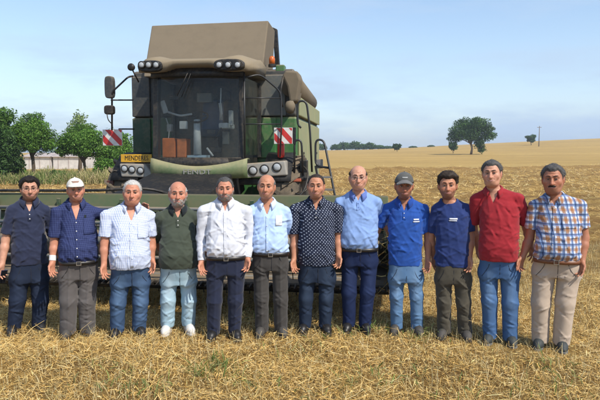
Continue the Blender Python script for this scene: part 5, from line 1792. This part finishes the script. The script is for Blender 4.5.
    if S.get('crease'):
        for sg, hip, kn, an, rt, rk, ra in legs:
            cx = np.interp(Zg, [an[2], kn[2], hip[2]], [an[0], kn[0], hip[0]])
            U.v += np.where(near, -0.007 * np.exp(-((Xg - cx) / 0.012) ** 2) * (Yg < 0), 0)
    V, Q = U.mesh()
    # worn areas: front of the thighs and knees
    wr_ = np.zeros(len(V))
    for sg, hip, kn, an, rt, rk, ra in legs:
        cx = np.interp(V[:, 2], [an[2], kn[2], hip[2]], [an[0], kn[0], hip[0]])
        wr_ += np.exp(-((V[:, 0] - cx) / 0.055) ** 2) * (V[:, 1] < 0) * (0.25 + 0.75 * np.exp(-((V[:, 2] - kn[2] - 0.13) / 0.22) ** 2))
    po = link_mesh('trousers', mesh_np('trousers', V, Q, col=np.stack([np.clip(wr_, 0, 1)] * 3, -1)), S['pants'], root)
    def tfront(x, z, lift=0.001):
        i = int(np.clip(np.searchsorted(U.xs, x), 1, len(U.xs) - 2)); k = int(np.clip(np.searchsorted(U.zs, z), 1, len(U.zs) - 2))
        j = np.nonzero(U.v[i, :, k] < 0)[0]
        return np.array([x, (U.ys[j[0]] - h * 0.5 if len(j) else -0.05) - lift, z])
    zt_ = zhem - 0.035
    xm_ = hxm * 0.6 + mid(hl, hr) * 0.4
    sm_ = S.get('seam', SEAM)
    MB().tube([tfront(xm_ + 0.012, zt_ - q * 0.022) for q in range(8)], 0.0022, 5).build('fly_seam', sm_, po, smooth=True)
    for s in (-1, 1):
        MB().tube([tfront(xm_ + s * wa * (0.50 + 0.38 * (q / 6) ** 1.5), zt_ - 0.13 * (q / 6)) for q in range(7)], 0.0024, 5).build('pocket_seam', sm_, po, smooth=True)
    if tucked:
        ring = []
        for i in range(40):
            a = i * math.tau / 40
            q = [np.sign(math.cos(a)) * abs(math.cos(a)) ** (2 / 2.4), np.sign(math.sin(a)) * abs(math.sin(a)) ** (2 / 2.4)]
            ring.append((mid(hl, hr) + q[0] * (wa + 0.007), ya + q[1] * (bdep + 0.007)))
        g = MB()
        zb0, zb1 = zhem - 0.032, zhem + 0.006
        g.grid([[(x, y, zb0), (x, y, zb1)] for x, y in ring + ring[:1]])
        g.build('belt', S['belt'], po, smooth=True, solid=0.006)
        bx = mid(hl, hr); by = ya - bdep - 0.013
        g = MB()
        for (a0, a1, c0, c1) in ((-0.024, 0.024, 0.034, 0.040), (-0.024, 0.024, -0.002, 0.004), (-0.024, -0.018, 0.004, 0.034), (0.018, 0.024, 0.004, 0.034)):
            g.box(bx + a0, bx + a1, by - 0.003, by + 0.003, zb0 + c0, zb0 + c1)
        g.build('buckle', STEEL, po)

    # ---- shoes
    for sg, hip, kn, an, rt, rk, ra in legs:
        ang = R(S.get('splay', 12)) * sg
        fdir = np.array([math.sin(ang), -math.cos(ang), 0]); sd = np.array([math.cos(ang), math.sin(ang), 0])
        A = Field(axis_grid((an[0] - 0.17, an[0] + 0.17, 0.009)), axis_grid((-0.30, 0.17, 0.009)), axis_grid((-0.03, 0.16, 0.008)))
        a0 = np.array([an[0], an[1], 0])
        A.cone(a0 + fdir * -0.045 + np.array([0, 0, 0.045]), a0 + fdir * 0.10 + np.array([0, 0, 0.042]), 0.040, 0.046, 0.03)
        A.cone(a0 + fdir * 0.10 + np.array([0, 0, 0.036]), a0 + fdir * 0.155 + np.array([0, 0, 0.030]), 0.044, 0.032, 0.03)
        A.cone(a0 + np.array([0, 0, 0.05]), a0 + np.array([0, 0, 0.115]), 0.044, 0.042, 0.03)
        A.cone(a0 + fdir * 0.02 + np.array([0, 0, 0.09]), a0 + fdir * 0.11 + np.array([0, 0, 0.055]), 0.034, 0.034, 0.03)
        A.v = np.maximum(A.v, 0.014 - A.zs[None, None, :])
        V, Q = A.mesh()
        sh = link_mesh('shoe', mesh_np('shoe', V, Q), S['shoe'][0], root)
        g = MB(); ring = []
        for t_, w_ in ((-0.088, 0.02), (-0.07, 0.036), (-0.02, 0.040), (0.05, 0.041), (0.11, 0.048), (0.15, 0.042), (0.178, 0.030), (0.193, 0.014)):
            ring.append((t_, w_))
        pts = [a0 + fdir * t_ + sd * w_ for t_, w_ in ring] + [a0 + fdir * t_ - sd * w_ for t_, w_ in ring[::-1]]
        g.prism([(p[0], p[1], -0.004) for p in pts], (0, 0, 0.024)); g.build('sole', S['shoe'][1], sh, bevel=0.004)
        if S.get('laces'):
            for q in range(4):
                p = a0 + fdir * (0.055 + q * 0.024); zz = 0.112 - q * 0.012
                MB().tube([p + sd * -0.022 + np.array([0, 0, zz - 0.008]), p + np.array([0, 0, zz]), p + sd * 0.022 + np.array([0, 0, zz - 0.008])], 0.0035, 5).build('lace', S['laces'], sh, smooth=True)

    # ---- the body again: full detail where skin shows, coarse where clothes cover it
    V, Q, c = body_geo

    def sample(Fd, p):
        i = [np.clip(np.searchsorted(a, p[:, k]), 1, len(a) - 1) - 1 for k, a in enumerate((Fd.xs, Fd.ys, Fd.zs))]
        inside = np.all([(p[:, k] > a[0]) & (p[:, k] < a[-1]) for k, a in enumerate((Fd.xs, Fd.ys, Fd.zs))], axis=0)
        return np.where(inside, Fd.v[i[0], i[1], i[2]], 1.0)
    hid = (sample(T, V) < -0.0075) | (sample(U, V) < -0.012) | (V[:, 2] < 0.16)
    key = np.round(V / 0.026).astype(np.int64)
    kk = (key[:, 0] + 500) * 4000000 + (key[:, 1] + 500) * 2000 + key[:, 2] + 500
    kk = np.where(hid, kk, -1 - np.arange(len(V)))
    uq, inv = np.unique(kk, return_inverse=True)
    cnt = np.bincount(inv)
    V2 = np.stack([np.bincount(inv, V[:, k]) / cnt for k in range(3)], -1); C2 = np.stack([np.bincount(inv, c[:, k]) / cnt for k in range(3)], -1)
    Tq = np.concatenate([Q[:, [0, 1, 2]], Q[:, [0, 2, 3]]]); Tq = inv[Tq]
    Tq = Tq[(Tq[:, 0] != Tq[:, 1]) & (Tq[:, 1] != Tq[:, 2]) & (Tq[:, 2] != Tq[:, 0])]
    link_mesh('body', mesh_np('body', V2, Tq, n=3, col=C2), SKIN, root)

    # ---- wrist things
    for (side, name, mat, wdt) in S.get('wrist', []):
        sg, sj, el, wr, A = arms[side]
        d = wr - el; d /= np.linalg.norm(d)
        g = MB(); g.tube([wr - d * 0.012, wr - d * (0.012 + wdt)], [0.034 * up, 0.037 * up], 14); g.build(name, mat, root, smooth=False, bevel=0.003)
    return dict(root=root, arms=arms, to_world=to_world)

# ------------------------------------------------------------------ the twelve men
HB = hair_mat('hair_black', (0.018, 0.013, 0.010)); HD = hair_mat('hair_dark_brown', (0.035, 0.024, 0.017)); HG = hair_mat('hair_grey', (0.16, 0.15, 0.14)); HW = hair_mat('hair_white', (0.52, 0.50, 0.47))
HBEARDW = hair_mat('beard_white', (0.36, 0.33, 0.30))
HBEARD = hair_mat('beard_grey', (0.24, 0.21, 0.19))
HS = hair_mat('hair_salt_pepper', (0.085, 0.080, 0.076))
NAVY_POLO = cloth('navy_pique', (0.022, 0.028, 0.060)); NAVYD = cloth('navy_pique_dark', (0.014, 0.018, 0.042))
OLIVE = cloth('olive_knit', (0.050, 0.062, 0.045)); OLIVED = cloth('dark_collar_knit', (0.012, 0.017, 0.020))
WHITE = cloth('white_cotton', (0.60, 0.62, 0.68), 0.04); LBLUE = cloth('pale_blue_cotton', (0.42, 0.56, 0.82), 0.05); LBLUE_C = cloth('pale_blue_collar', (0.55, 0.66, 0.86), 0.05)
PERI = cloth('light_blue_pique', (0.22, 0.34, 0.62), 0.06); PERID = cloth('blue_collar_knit', (0.11, 0.17, 0.45), 0.06)
ROYAL = cloth('royal_blue_knit', (0.018, 0.076, 0.33), 0.08); ROYALD = cloth('royal_blue_collar', (0.012, 0.055, 0.28), 0.08); NAVYTEE = cloth('blue_tee', (0.019, 0.038, 0.145), 0.08)
RED = cloth('red_pique', (0.30, 0.018, 0.026), 0.08)
CHK_NAVY = check('navy_check', (0.022, 0.030, 0.095), (0.075, 0.10, 0.23), 0.019, 0.22)
CHK_BLUE = check('blue_white_check', (0.70, 0.74, 0.84), (0.13, 0.22, 0.50), 0.0165, 0.42, 0.80)
PLAID = plaid('orange_blue_plaid')
DOTS = dots('navy_dotted', (0.015, 0.020, 0.042), (0.34, 0.38, 0.46), 0.036, 0.0052)
J_DARK = denim('dark_denim', (0.015, 0.023, 0.048), 0.28, (0.07, 0.10, 0.17)); J_MID = denim('mid_denim', (0.045, 0.085, 0.17), 0.7, (0.20, 0.32, 0.48)); J_LIGHT = denim('light_denim', (0.34, 0.50, 0.60), 0.8, (0.62, 0.72, 0.78))
J_NAVY = denim('navy_denim', (0.012, 0.022, 0.072), 0.35, (0.08, 0.12, 0.26)); J_BLUE = denim('washed_denim', (0.10, 0.20, 0.36), 0.7, (0.30, 0.42, 0.56)); J_MID2 = denim('blue_denim', (0.055, 0.125, 0.28), 0.75, (0.26, 0.40, 0.58)); J_INK = denim('ink_denim', (0.017, 0.028, 0.055), 0.45, (0.10, 0.15, 0.23))
GREYW = cloth('grey_wool', (0.105, 0.095, 0.092), 0.10); CHARC = cloth('charcoal_wool', (0.052, 0.048, 0.045), 0.10); NAVYW = cloth('navy_wool', (0.016, 0.021, 0.046), 0.10)
TAUPE = cloth('olive_work_cotton', (0.070, 0.062, 0.046), 0.16); BEIGE = cloth('beige_cotton', (0.46, 0.37, 0.29), 0.06)
SH_BLK = (plain('shoe_black', (0.016, 0.015, 0.015), 0.42, var=0.3), plain('sole_black', (0.02, 0.02, 0.02), 0.8))
SH_DUST = (plain('shoe_dusty', (0.055, 0.050, 0.045), 0.75, var=0.3), plain('sole_dark', (0.03, 0.028, 0.025), 0.8))
SH_WHT = (plain('shoe_white', (0.62, 0.61, 0.58), 0.6, var=0.1), plain('sole_white', (0.60, 0.59, 0.56), 0.7))
SH_GRN = (plain('shoe_grey_green', (0.032, 0.038, 0.038), 0.7, var=0.3), plain('sole_pale', (0.14, 0.14, 0.13), 0.8))
CAPW = cloth('white_cap_cotton', (0.66, 0.62, 0.55), 0.06); CAPG = cloth('grey_cap_cotton', (0.085, 0.085, 0.080), 0.2); CAPGV = cloth('cap_visor_grey', (0.13, 0.125, 0.12), 0.1)
EMBR = plain('emblem_brown', (0.26, 0.12, 0.08), 0.8)
WHITEG = plain('emblem_grey', (0.30, 0.30, 0.29), 0.8)
WIRE = plain('spectacle_wire', (0.10, 0.08, 0.07), 0.35, 0.5); WIRES = plain('silver_wire', (0.30, 0.28, 0.27), 0.3, 0.7)
WHITEP = plain('white_print', (0.70, 0.72, 0.76), 0.7, var=0.05); BAND = plain('white_bandage', (0.72, 0.72, 0.72), 0.8, var=0.05)
TAN = (0.51, 0.245, 0.145); FAIR = (0.58, 0.315, 0.21); RUDDY = (0.56, 0.26, 0.165); BROWN = (0.42, 0.19, 0.11)


def leg(hx, kx, kv, ax, rt, rk, ra): return (hx, (kx, kv), ax, (rt, rk, ra))


CAST = {}
CAST['p1'] = person(dict(label='young man with glasses and short beard, navy polo, dark jeans, phone in hand', toe=338, head=(30, 176.5, 200, 0), turn=(2, 0, 0), sh=(5, 51, 205), chest=(12, 47), belly=(9, 49), hem=(9.5, 49, 264), bd=0.13,
    armL=((3, 240, 0.02), (2, 264, -0.05)), armR=((55, 240, 0.10), (62, 262, 0.20)), sleeve=0.80, loose=0.010, build=1.04,
    legs=(leg(19.5, 17.5, 300, 14, 10, 8.2, 6.8), leg(39, 40.5, 300, 38.5, 10, 8.2, 6.8)), shirt=NAVY_POLO, collar=NAVY_POLO, open=0.115, vslope=0.36, placket='short', pants=J_DARK, shoe=SH_BLK,
    skin=FAIR, hair=('full', HB, 0.017), hairline=0.070, brow_mat=HB, stubble=((0.10, 0.06, 0.045), 0.62), glasses=WIRE, face={'fw': 1.05}))
CAST['p2'] = person(dict(label='man in a white cap, navy checked shirt and grey trousers, arm around his neighbour', toe=342, head=(76, 178, 201, 0), turn=(3, -3, 0), sh=(50, 101, 207), chest=(60, 98), belly=(56.5, 100), hem=(58, 98, 260.5), bd=0.165, tucked=True, belt=LEATHER,
    armL=((52, 243, 0.02), (52.5, 262, -0.04)), armR=((123, 219, 0.26), (142, 207.5, 0.20), (0.55, -0.85, 0.10), (-0.3, -0.2, 0.9), (0.1, -0.3, -1)), sleeve=0.80, loose=0.016, build=1.06,
    legs=(leg(69, 68.5, 300, 68, 11, 9.2, 8.2), leg(88, 87, 300, 87.5, 11, 9.2, 8.2)), shirt=CHK_NAVY, collar=CHK_NAVY, open=0.17, vslope=0.30, gap=30, placket='full', pants=GREYW, crease=True, shoe=SH_DUST,
    skin=RUDDY, brow_mat=HG, hair=('ring', HG, 0.006), cap=(CAPW, CAPW, 0.35), emblem=(EMBR, ((0.082, 0.088), (0.091, 0.099)), (0.030, 0.036)), stubble=((0.22, 0.15, 0.125), 0.3), wrist=[(0, 'wrist_bandage', BAND, 0.055)], cuffz=0.035,
    marks=[('chest_pocket', 83, 95, 217, 232, CHK_NAVY), ('pocket_pen', 84, 86, 214, 217, OLIVED)]))
CAST['p3'] = person(dict(label='white-haired heavy man in blue and white checked shirt and blue jeans', toe=342, head=(132.5, 180.5, 204.5, 0), turn=(-3, 2, 0), sh=(100, 155.5, 210), chest=(110, 150), belly=(107, 152.5), hem=(109, 151, 267), bd=0.175,
    armL=((102, 244, 0.0), (104, 264, -0.05)), armR=((154, 243, 0.02), (152, 259, -0.02)), sleeve=0.74, loose=0.012, build=1.06,
    legs=(leg(120.5, 118, 302, 117, 10.7, 8.6, 7.6), leg(140.5, 140.5, 302, 139, 10.7, 8.6, 7.6)), shirt=CHK_BLUE, collar=CHK_BLUE, open=0.155, vslope=0.38, gap=30, placket='full', pants=J_MID, shoe=SH_BLK,
    skin=RUDDY, hair=('full', HW, 0.007), hairline=0.086, brow_mat=HG, face={'fw': 1.10, 'dbl': 1}, marks=[('chest_pocket', 137, 149, 222, 236, CHK_BLUE)]))
CAST['p4'] = person(dict(label='bald man with white beard, dark olive polo, pale jeans and white trainers', toe=338, head=(178, 182, 206, 0), turn=(0, 2, 0), sh=(154, 201, 212), chest=(160, 197), belly=(157, 199), hem=(158.5, 198, 266), bd=0.175,
    armL=((157, 243, 0.17), (170, 258, 0.22)), armR=((201, 243, 0.17), (212, 258, 0.26)), sleeve=0.86, loose=0.010, build=1.08,
    legs=(leg(169, 168, 300, 167.5, 9.7, 8.4, 7.6), leg(188, 189, 300, 188.5, 9.7, 8.4, 7.6)), shirt=OLIVE, collar=OLIVED, open=0.10, vslope=0.42, placket='short', pants=J_LIGHT, shoe=SH_WHT, laces=WHITEP, cuffz=0.07,
    skin=RUDDY, hair=('ring', HW, 0.004), brow_mat=HG, beard=(HBEARDW, 0.0004), stubble=((0.42, 0.35, 0.31), 0.7), face={'fw': 1.05}))
CAST['p5'] = person(dict(label='man with grey beard in a white long-sleeved shirt and navy trousers', toe=343, head=(225, 177.5, 200.5, 0), turn=(0, 0, 0), sh=(197, 253, 205.5), chest=(206, 246), belly=(204.5, 246.5), hem=(206, 245.5, 255.5), bd=0.145, tucked=True, belt=LEATHER,
    armL=((198.5, 238, 0.04), (201.5, 261, -0.03)), armR=((252, 238, 0.04), (247.5, 258, -0.04)), sleeve=1.0, build=1.08,
    legs=(leg(215.5, 214.5, 300, 213.5, 10.8, 8.6, 7.2), leg(236, 235.5, 300, 234.5, 10.8, 8.6, 7.2)), shirt=WHITE, collar=WHITE, gap=20, open=0.095, vslope=0.30, placket='full', pants=NAVYW, crease=True, shoe=SH_BLK,
    skin=RUDDY, hair=('full', HS, 0.006), hairline=0.084, brow_mat=HD, beard=(HBEARD, 0.0008), stubble=((0.24, 0.19, 0.165), 0.6), teeth=1, face={'fw': 1.08}, wrist=[(1, 'wristwatch', BLACKP, 0.018)]))
CAST['p6'] = person(dict(label='bald man in pale blue short-sleeved shirt with white chest label, charcoal trousers', toe=339, head=(266.5, 175, 198.5, 0), turn=(-5, 3, 0), sh=(245, 291, 206), chest=(252, 288), belly=(250.5, 289.5), hem=(252, 289, 251.5), bd=0.135, tucked=True, belt=LEATHER,
    armL=((247, 236, 0.14), (236, 252, 0.22)), armR=((293, 236, 0.14), (303, 252, 0.24)), sleeve=0.80, loose=0.014,
    legs=(leg(261, 261.5, 298, 262, 9.8, 8.4, 7.6), leg(280, 280.5, 298, 281, 9.8, 8.4, 7.6)), shirt=LBLUE, collar=LBLUE_C, open=0.125, vslope=0.38, gap=28, placket='full', pants=CHARC, crease=True, shoe=SH_DUST, cuffz=0.035,
    skin=TAN, hair=('ring', HG, 0.004), brow_mat=HD, stubble=((0.26, 0.17, 0.13), 0.3), face={'fw': 0.98}, marks=[('chest_label', 275.5, 282, 214.5, 224.5, WHITEP)]))
CAST['p7'] = person(dict(label='man with thin hair in a navy polo with white dots and dark jeans', toe=337, head=(316, 174.5, 198, 0), turn=(-3, 2, 0), sh=(289, 343, 204), chest=(298, 336), belly=(296.5, 336.5), hem=(298, 335, 263), bd=0.14,
    armL=((292, 240, 0.02), (294, 259, -0.05)), armR=((341, 238, 0.02), (338.5, 255, -0.05)), sleeve=0.80, loose=0.012, build=1.06,
    legs=(leg(307.5, 306, 298, 305, 10.2, 8.2, 7.0), leg(327, 326, 298, 325, 10.2, 8.2, 7.0)), shirt=DOTS, collar=DOTS, open=0.10, vslope=0.34, placket='short', pants=J_INK, shoe=SH_BLK,
    skin=TAN, hair=('full', HD, 0.0035), hairline=0.098, brow_mat=HD, stubble=((0.22, 0.14, 0.11), 0.3), face={'fw': 1.04}))
CAST['p8'] = person(dict(label='tall balding man with glasses in light blue polo tucked into navy jeans', toe=335.5, head=(358, 166, 190, 0), turn=(2, 0, 0), sh=(334, 383, 197), chest=(340, 379), belly=(338.5, 379), hem=(340, 378, 246.5), bd=0.15, tucked=True, belt=LEATHER,
    armL=((334, 226, 0.14), (326, 243, 0.24)), armR=((387, 226, 0.15), (398, 243, 0.26)), sleeve=0.85, loose=0.014, build=1.04,
    legs=(leg(350, 349, 292, 349, 10.2, 8.6, 7.0), leg(369, 367.5, 292, 364.5, 10.2, 8.6, 7.0)), shirt=PERI, collar=PERID, open=0.075, vslope=0.34, placket='short', btn=PERID, pants=J_NAVY, shoe=SH_BLK,
    skin=FAIR, hair=('ring', HD, 0.006), brow_mat=HD, teeth=1, smile=0.012, glasses=WIRES, face={'fw': 1.04}))
CAST['p9'] = person(dict(label='man in a grey cap, royal blue polo and washed jeans', toe=337, head=(404, 172.5, 198, 0), turn=(4, 0, 4), sh=(380, 430, 204), chest=(387, 424), belly=(386.5, 423.5), hem=(387.5, 424, 263), bd=0.12,
    armL=((377, 230, 0.08), (371, 244, 0.24)), armR=((431, 238, 0.02), (428, 259, -0.05)), sleeve=0.78, loose=0.010,
    legs=(leg(396.5, 396.5, 296, 396.5, 9.4, 7.6, 6.8), leg(415, 416.5, 296, 417, 9.4, 7.6, 6.8)), shirt=ROYAL, collar=ROYALD, open=0.10, vslope=0.36, placket='short', pants=J_BLUE, shoe=SH_DUST,
    skin=BROWN, hair=('full', HB, 0.005), brow_mat=HB, cap=(CAPG, CAPGV, 1.0), emblem=(WHITEG, ((0.084, 0.094),), (0.026,)), stubble=((0.09, 0.06, 0.05), 0.6), face={'fw': 0.95},
    marks=[('chest_print', 413.5, 418.8, 217.6, 219.0, WHITEP), ('chest_print', 413.0, 419.4, 219.9, 221.0, WHITEP)]))
CAST['p10'] = person(dict(label='young man with dark quiff in blue tee with white chest print, olive work trousers', toe=342, head=(447.5, 172.5, 198, 0), turn=(2, 0, 0), sh=(430.5, 473.5, 204), chest=(434.5, 470.5), belly=(433.5, 471.5), hem=(434.5, 471.5, 264), bd=0.115,
    armL=((431, 238, 0.06), (434, 256, 0.10)), armR=((473, 238, 0.02), (469.5, 258, -0.05)), sleeve=0.78, loose=0.010,
    legs=(leg(443.5, 444, 302, 444, 9.8, 8.2, 7.6), leg(462.5, 463.5, 302, 465, 9.8, 8.2, 7.6)), shirt=NAVYTEE, crew=True, pants=TAUPE, folds=1.3, shoe=SH_DUST,
    skin=TAN, hair=('quiff', HD, 0.013), hairline=0.072, brow_mat=HB, stubble=((0.09, 0.055, 0.04), 0.62), face={'fw': 0.96},
    marks=[('chest_print', 449.5, 457.5, 216.8, 218.4, WHITEP), ('chest_print', 449.0, 457.0, 218.9, 219.9, WHITEP)]))
CAST['p11'] = person(dict(label='tall grey-haired man in a red polo and blue jeans', toe=348, head=(491.5, 160.5, 186, 0), turn=(-5, -3, 0), sh=(470, 525.5, 193.5), chest=(477.5, 520), belly=(476.5, 520.5), hem=(478.5, 520, 257.5), bd=0.155,
    armL=((473, 228, 0.10), (478, 246, 0.18)), armR=((527, 228, 0.10), (531, 246, 0.17)), sleeve=0.84, loose=0.012, build=1.06,
    legs=(leg(488.5, 489.5, 300, 490, 11, 8.6, 7.6), leg(509.5, 510, 302, 510, 11, 8.8, 8.0)), shirt=RED, collar=RED, open=0.12, vslope=0.42, gap=28, pants=J_MID2, shoe=SH_GRN, laces=WHITEP,
    skin=FAIR, hair=('full', HS, 0.012), hairline=0.078, brow_mat=HB, teeth=1, smile=0.011, face={'fw': 1.04, 'dbl': 1}))
CAST['p12'] = person(dict(label='man with a dark moustache in orange and blue plaid shirt and beige trousers', toe=354, head=(552.5, 164.5, 193, 0), turn=(-4, -2, 2), sh=(528, 588, 199.5), chest=(535, 582), belly=(532.5, 583), hem=(533, 581.5, 256.5), bd=0.165, tucked=True, belt=BROWNL,
    armL=((527, 238, 0.02), (522.5, 257, -0.05)), armR=((587, 238, 0.02), (582, 261, -0.05)), sleeve=0.70, loose=0.012, build=1.06,
    legs=(leg(544.5, 541, 302, 540, 12.4, 10, 8.6), leg(569, 565, 302, 561, 12.4, 10, 8.8)), shirt=PLAID, collar=PLAID, open=0.085, vslope=0.40, gap=26, placket='full', pants=BEIGE, shoe=SH_GRN, cuffz=0.05, splay=8,
    skin=BROWN, hair=('full', HS, 0.012), hairline=0.074, brow_mat=HB, moustache=HB, teeth=1, smile=0.011, stubble=((0.18, 0.11, 0.085), 0.3), face={'fw': 1.06, 'dbl': 1}, marks=[('chest_pocket', 562, 576, 212, 227, PLAID)]))

# the phone in the hand of the first man
w = CAST['p1']['to_world'](CAST['p1']['arms'][0][3])
ph = empty('mobile_phone', w + np.array([0.03, -0.045, -0.125]))
ph.rotation_euler = (R(12), R(8), R(62))
tag(ph, 'dark blue mobile phone held low at the left edge of the picture', 'phone')
MB().box(-0.036, 0.036, -0.005, 0.005, -0.07, 0.07).build('case', plain('phone_case', (0.012, 0.018, 0.05), 0.3), ph, bevel=0.004)
MB().box(-0.032, 0.032, -0.0062, -0.0052, -0.065, 0.065).build('screen', plain('phone_screen', (0.01, 0.01, 0.012), 0.08), ph)

# ------------------------------------------------------------------ straw and stubble on the ground
SHOES = np.array(FEET)


def near_shoe(x, y, pad=0.0):
    """trodden ground: under the shoes and just in front of them"""
    m = np.zeros(len(x), bool)
    for fx_, fy_ in SHOES:
        m |= (np.abs(x - fx_) < 0.09 + pad) & (y > fy_ - 0.32 - pad) & (y < fy_ + 0.12)
    return m & (RNG.uniform(0, 1, len(x)) < 0.72)


# loose straw lying near the group
n = 122000
x, y = scatter(4.1, 9.6, n)
lump = vnoise(x, y, 1.3, 21) + 0.8 * vnoise(x, y, 3.7, 22)
keep = RNG.uniform(0, 1, n) < np.clip(0.55 + 0.55 * lump + 0.35 * sstep(1.0, -2.5, x), 0.18, 1)
keep &= ~near_shoe(x, y)
x, y, lump = x[keep], y[keep], lump[keep]
n = len(x)
z = ground_z(x, y) + RNG.uniform(0, 1, n) ** 1.6 * np.clip(0.035 + 0.055 * lump, 0.012, 0.13)
pit = RNG.normal(0.08, 0.22, n)
ribbons('loose_straw', np.stack([x, y, z], -1), RNG.uniform(0, math.tau, n), pit, RNG.uniform(0.04, 0.19, n), RNG.uniform(0.0018, 0.0036, n),
        RNG.normal(0.0, 0.55, n), pick(n, STRAW_COLS, w=SW), STRAW, 'loose golden straw strewn around the feet of the group', 'straw')
# long bent stalks sticking out of it at the left
n = 520
x, y = scatter(4.3, 6.3, n)
k = (RNG.uniform(0, 1, n) < np.where(x < -0.6, 0.8, 0.3)) & ~near_shoe(x, y, 0.2)
x, y = x[k], y[k]; n = len(x)
ribbons('straw_stalks', np.stack([x, y, ground_z(x, y) + 0.02], -1), RNG.uniform(0, math.tau, n), RNG.uniform(0.15, 1.0, n), RNG.uniform(0.2, 0.5, n),
        RNG.uniform(0.0022, 0.0038, n), RNG.uniform(0.3, 1.4, n), pick(n, STRAW_COLS[:3]), STRAW, 'longer bent straw stalks arching out of the straw', 'straw')
# chaff and chopped bits between
n = 70000
x, y = scatter(4.1, 8.2, n)
k = ~near_shoe(x, y); x, y = x[k], y[k]; n = len(x)
z = ground_z(x, y) + RNG.uniform(0.0, 0.03, n)
az = RNG.uniform(0, math.tau, n); pt = RNG.normal(0.1, 0.4, n); L = RNG.uniform(0.018, 0.07, n)
d = np.stack([np.cos(az) * np.cos(pt), np.sin(az) * np.cos(pt), np.sin(pt)], -1) * L[:, None]
sd = np.stack([-np.sin(az), np.cos(az), RNG.normal(0, 0.5, n)], -1) * RNG.uniform(0.001, 0.0026, n)[:, None]
P0 = np.stack([x, y, z], -1)
cc = pick(n, STRAW_COLS + [(0.16, 0.095, 0.035)], w=[0.24, 0.22, 0.2, 0.12, 0.08, 0.08, 0.06])
tag(link_mesh('chaff', mesh_np('chaff', np.stack([P0 - sd, P0 + sd, P0 + d + sd, P0 + d - sd], 1).reshape(-1, 3), np.arange(n * 4).reshape(n, 4), smooth=False, col=np.repeat(cc, 4, axis=0)), STRAW),
    'fine chopped chaff scattered over the soil', 'chaff', kind='stuff')
# standing stubble in drilled rows
n = 74000
x, y = scatter(4.1, 12.5, n)
x = np.round((x + 0.18 * y) / 0.13) * 0.13 - 0.18 * y + RNG.normal(0, 0.022, n)
k = (RNG.uniform(0, 1, n) < np.clip(0.5 - 0.5 * vnoise(x, y, 1.3, 21), 0.1, 1)) & ~near_shoe(x, y)
x, y = x[k], y[k]; n = len(x)
ribbons('standing_stubble', np.stack([x, y, ground_z(x, y) - 0.01], -1), RNG.uniform(0, math.tau, n), RNG.normal(1.25, 0.22, n), RNG.uniform(0.05, 0.16, n),
        RNG.uniform(0.0022, 0.004, n), RNG.normal(0, 0.25, n), pick(n, [(0.60, 0.47, 0.23), (0.48, 0.37, 0.17), (0.36, 0.30, 0.13), (0.66, 0.56, 0.32)]), STRAW,
        'short standing stubble between the loose straw', 'stubble')
# rough straw of the field behind, thinning out with distance
n = 260000
x, y = scatter(9.2, 76.0, n, 3.0)
w = np.clip((13.0 / y) ** 1.1, 0, 1)
lum = vnoise(x, y * 1.7, 1.0, 2) + 0.7 * vnoise(x, y, 2.6, 3)
k = (RNG.uniform(0, 1, n) < w * np.clip(0.55 + 1.0 * lum, 0.12, 1)) & (y < swath_edge(x) + 1.0)
x, y = x[k], y[k]; n = len(x)
sc_ = np.clip(y / 12.0, 0.8, 3.0)
lum = lum[k]
ribbons('field_straw', np.stack([x, y, ground_z(x, y) + RNG.uniform(0, 0.07, n) * np.clip(0.6 + lum, 0.1, 2)], -1), RNG.uniform(0, math.tau, n), RNG.normal(0.12, 0.25, n),
        RNG.uniform(0.10, 0.28, n) * sc_ ** 0.35, RNG.uniform(0.004, 0.007, n) * sc_, RNG.normal(0, 0.5, n), pick(n, STRAW_COLS, w=SW), STRAW,
        'rough golden straw covering the field behind the group', 'straw')

# green weeds in the stubble
spots = [(206, 374, 0.2, 82), (243, 382, 0.2, 44), (222, 366, 0.15, 49), (345, 334, 0.3, 38), (372, 330, 0.25, 49), (255, 318, 0.2, 44), (140, 392, 0.3, 33), (350, 384, 0.4, 66),
         (560, 372, 0.35, 38), (470, 388, 0.5, 38), (420, 336, 0.25, 66), (300, 350, 0.3, 22), (545, 392, 0.4, 33), (120, 376, 0.4, 33)]
PX, PY = [], []
for u, v, r, m in spots:
    g = on_ground(u, v)
    PX.append(g[0] + RNG.normal(0, r * 0.55, m)); PY.append(g[1] + RNG.normal(0, r * 0.5, m))
x = np.concatenate(PX); y = np.concatenate(PY); n = len(x)
ribbons('green_weeds', np.stack([x, y, ground_z(x, y)], -1), RNG.uniform(0, math.tau, n), RNG.uniform(0.5, 1.5, n), RNG.uniform(0.05, 0.15, n),
        RNG.uniform(0.006, 0.013, n), RNG.uniform(0, 1.0, n), pick(n, [(0.17, 0.24, 0.06), (0.25, 0.29, 0.09), (0.32, 0.31, 0.12), (0.14, 0.20, 0.05)]), LEAFY,
        'small green weeds growing through the stubble', 'weeds')


# ------------------------------------------------------------------ thin summer haze
hz = MB().box(-900, 900, -70, 1250, -24, 26).build('haze', None)
hm = bpy.data.materials.new('summer_haze'); hm.use_nodes = True
hn = hm.node_tree.nodes; hn.clear()
pv = hn.new('ShaderNodeVolumePrincipled'); pv.inputs['Density'].default_value = 0.00055; pv.inputs['Color'].default_value = (0.80, 0.88, 1.0, 1); pv.inputs['Anisotropy'].default_value = 0.2
ho = hn.new('ShaderNodeOutputMaterial'); hm.node_tree.links.new(pv.outputs[0], ho.inputs['Volume'])
hz.data.materials.clear(); hz.data.materials.append(hm)
tag(hz, 'thin pale summer haze over the whole field', 'haze', kind='stuff')
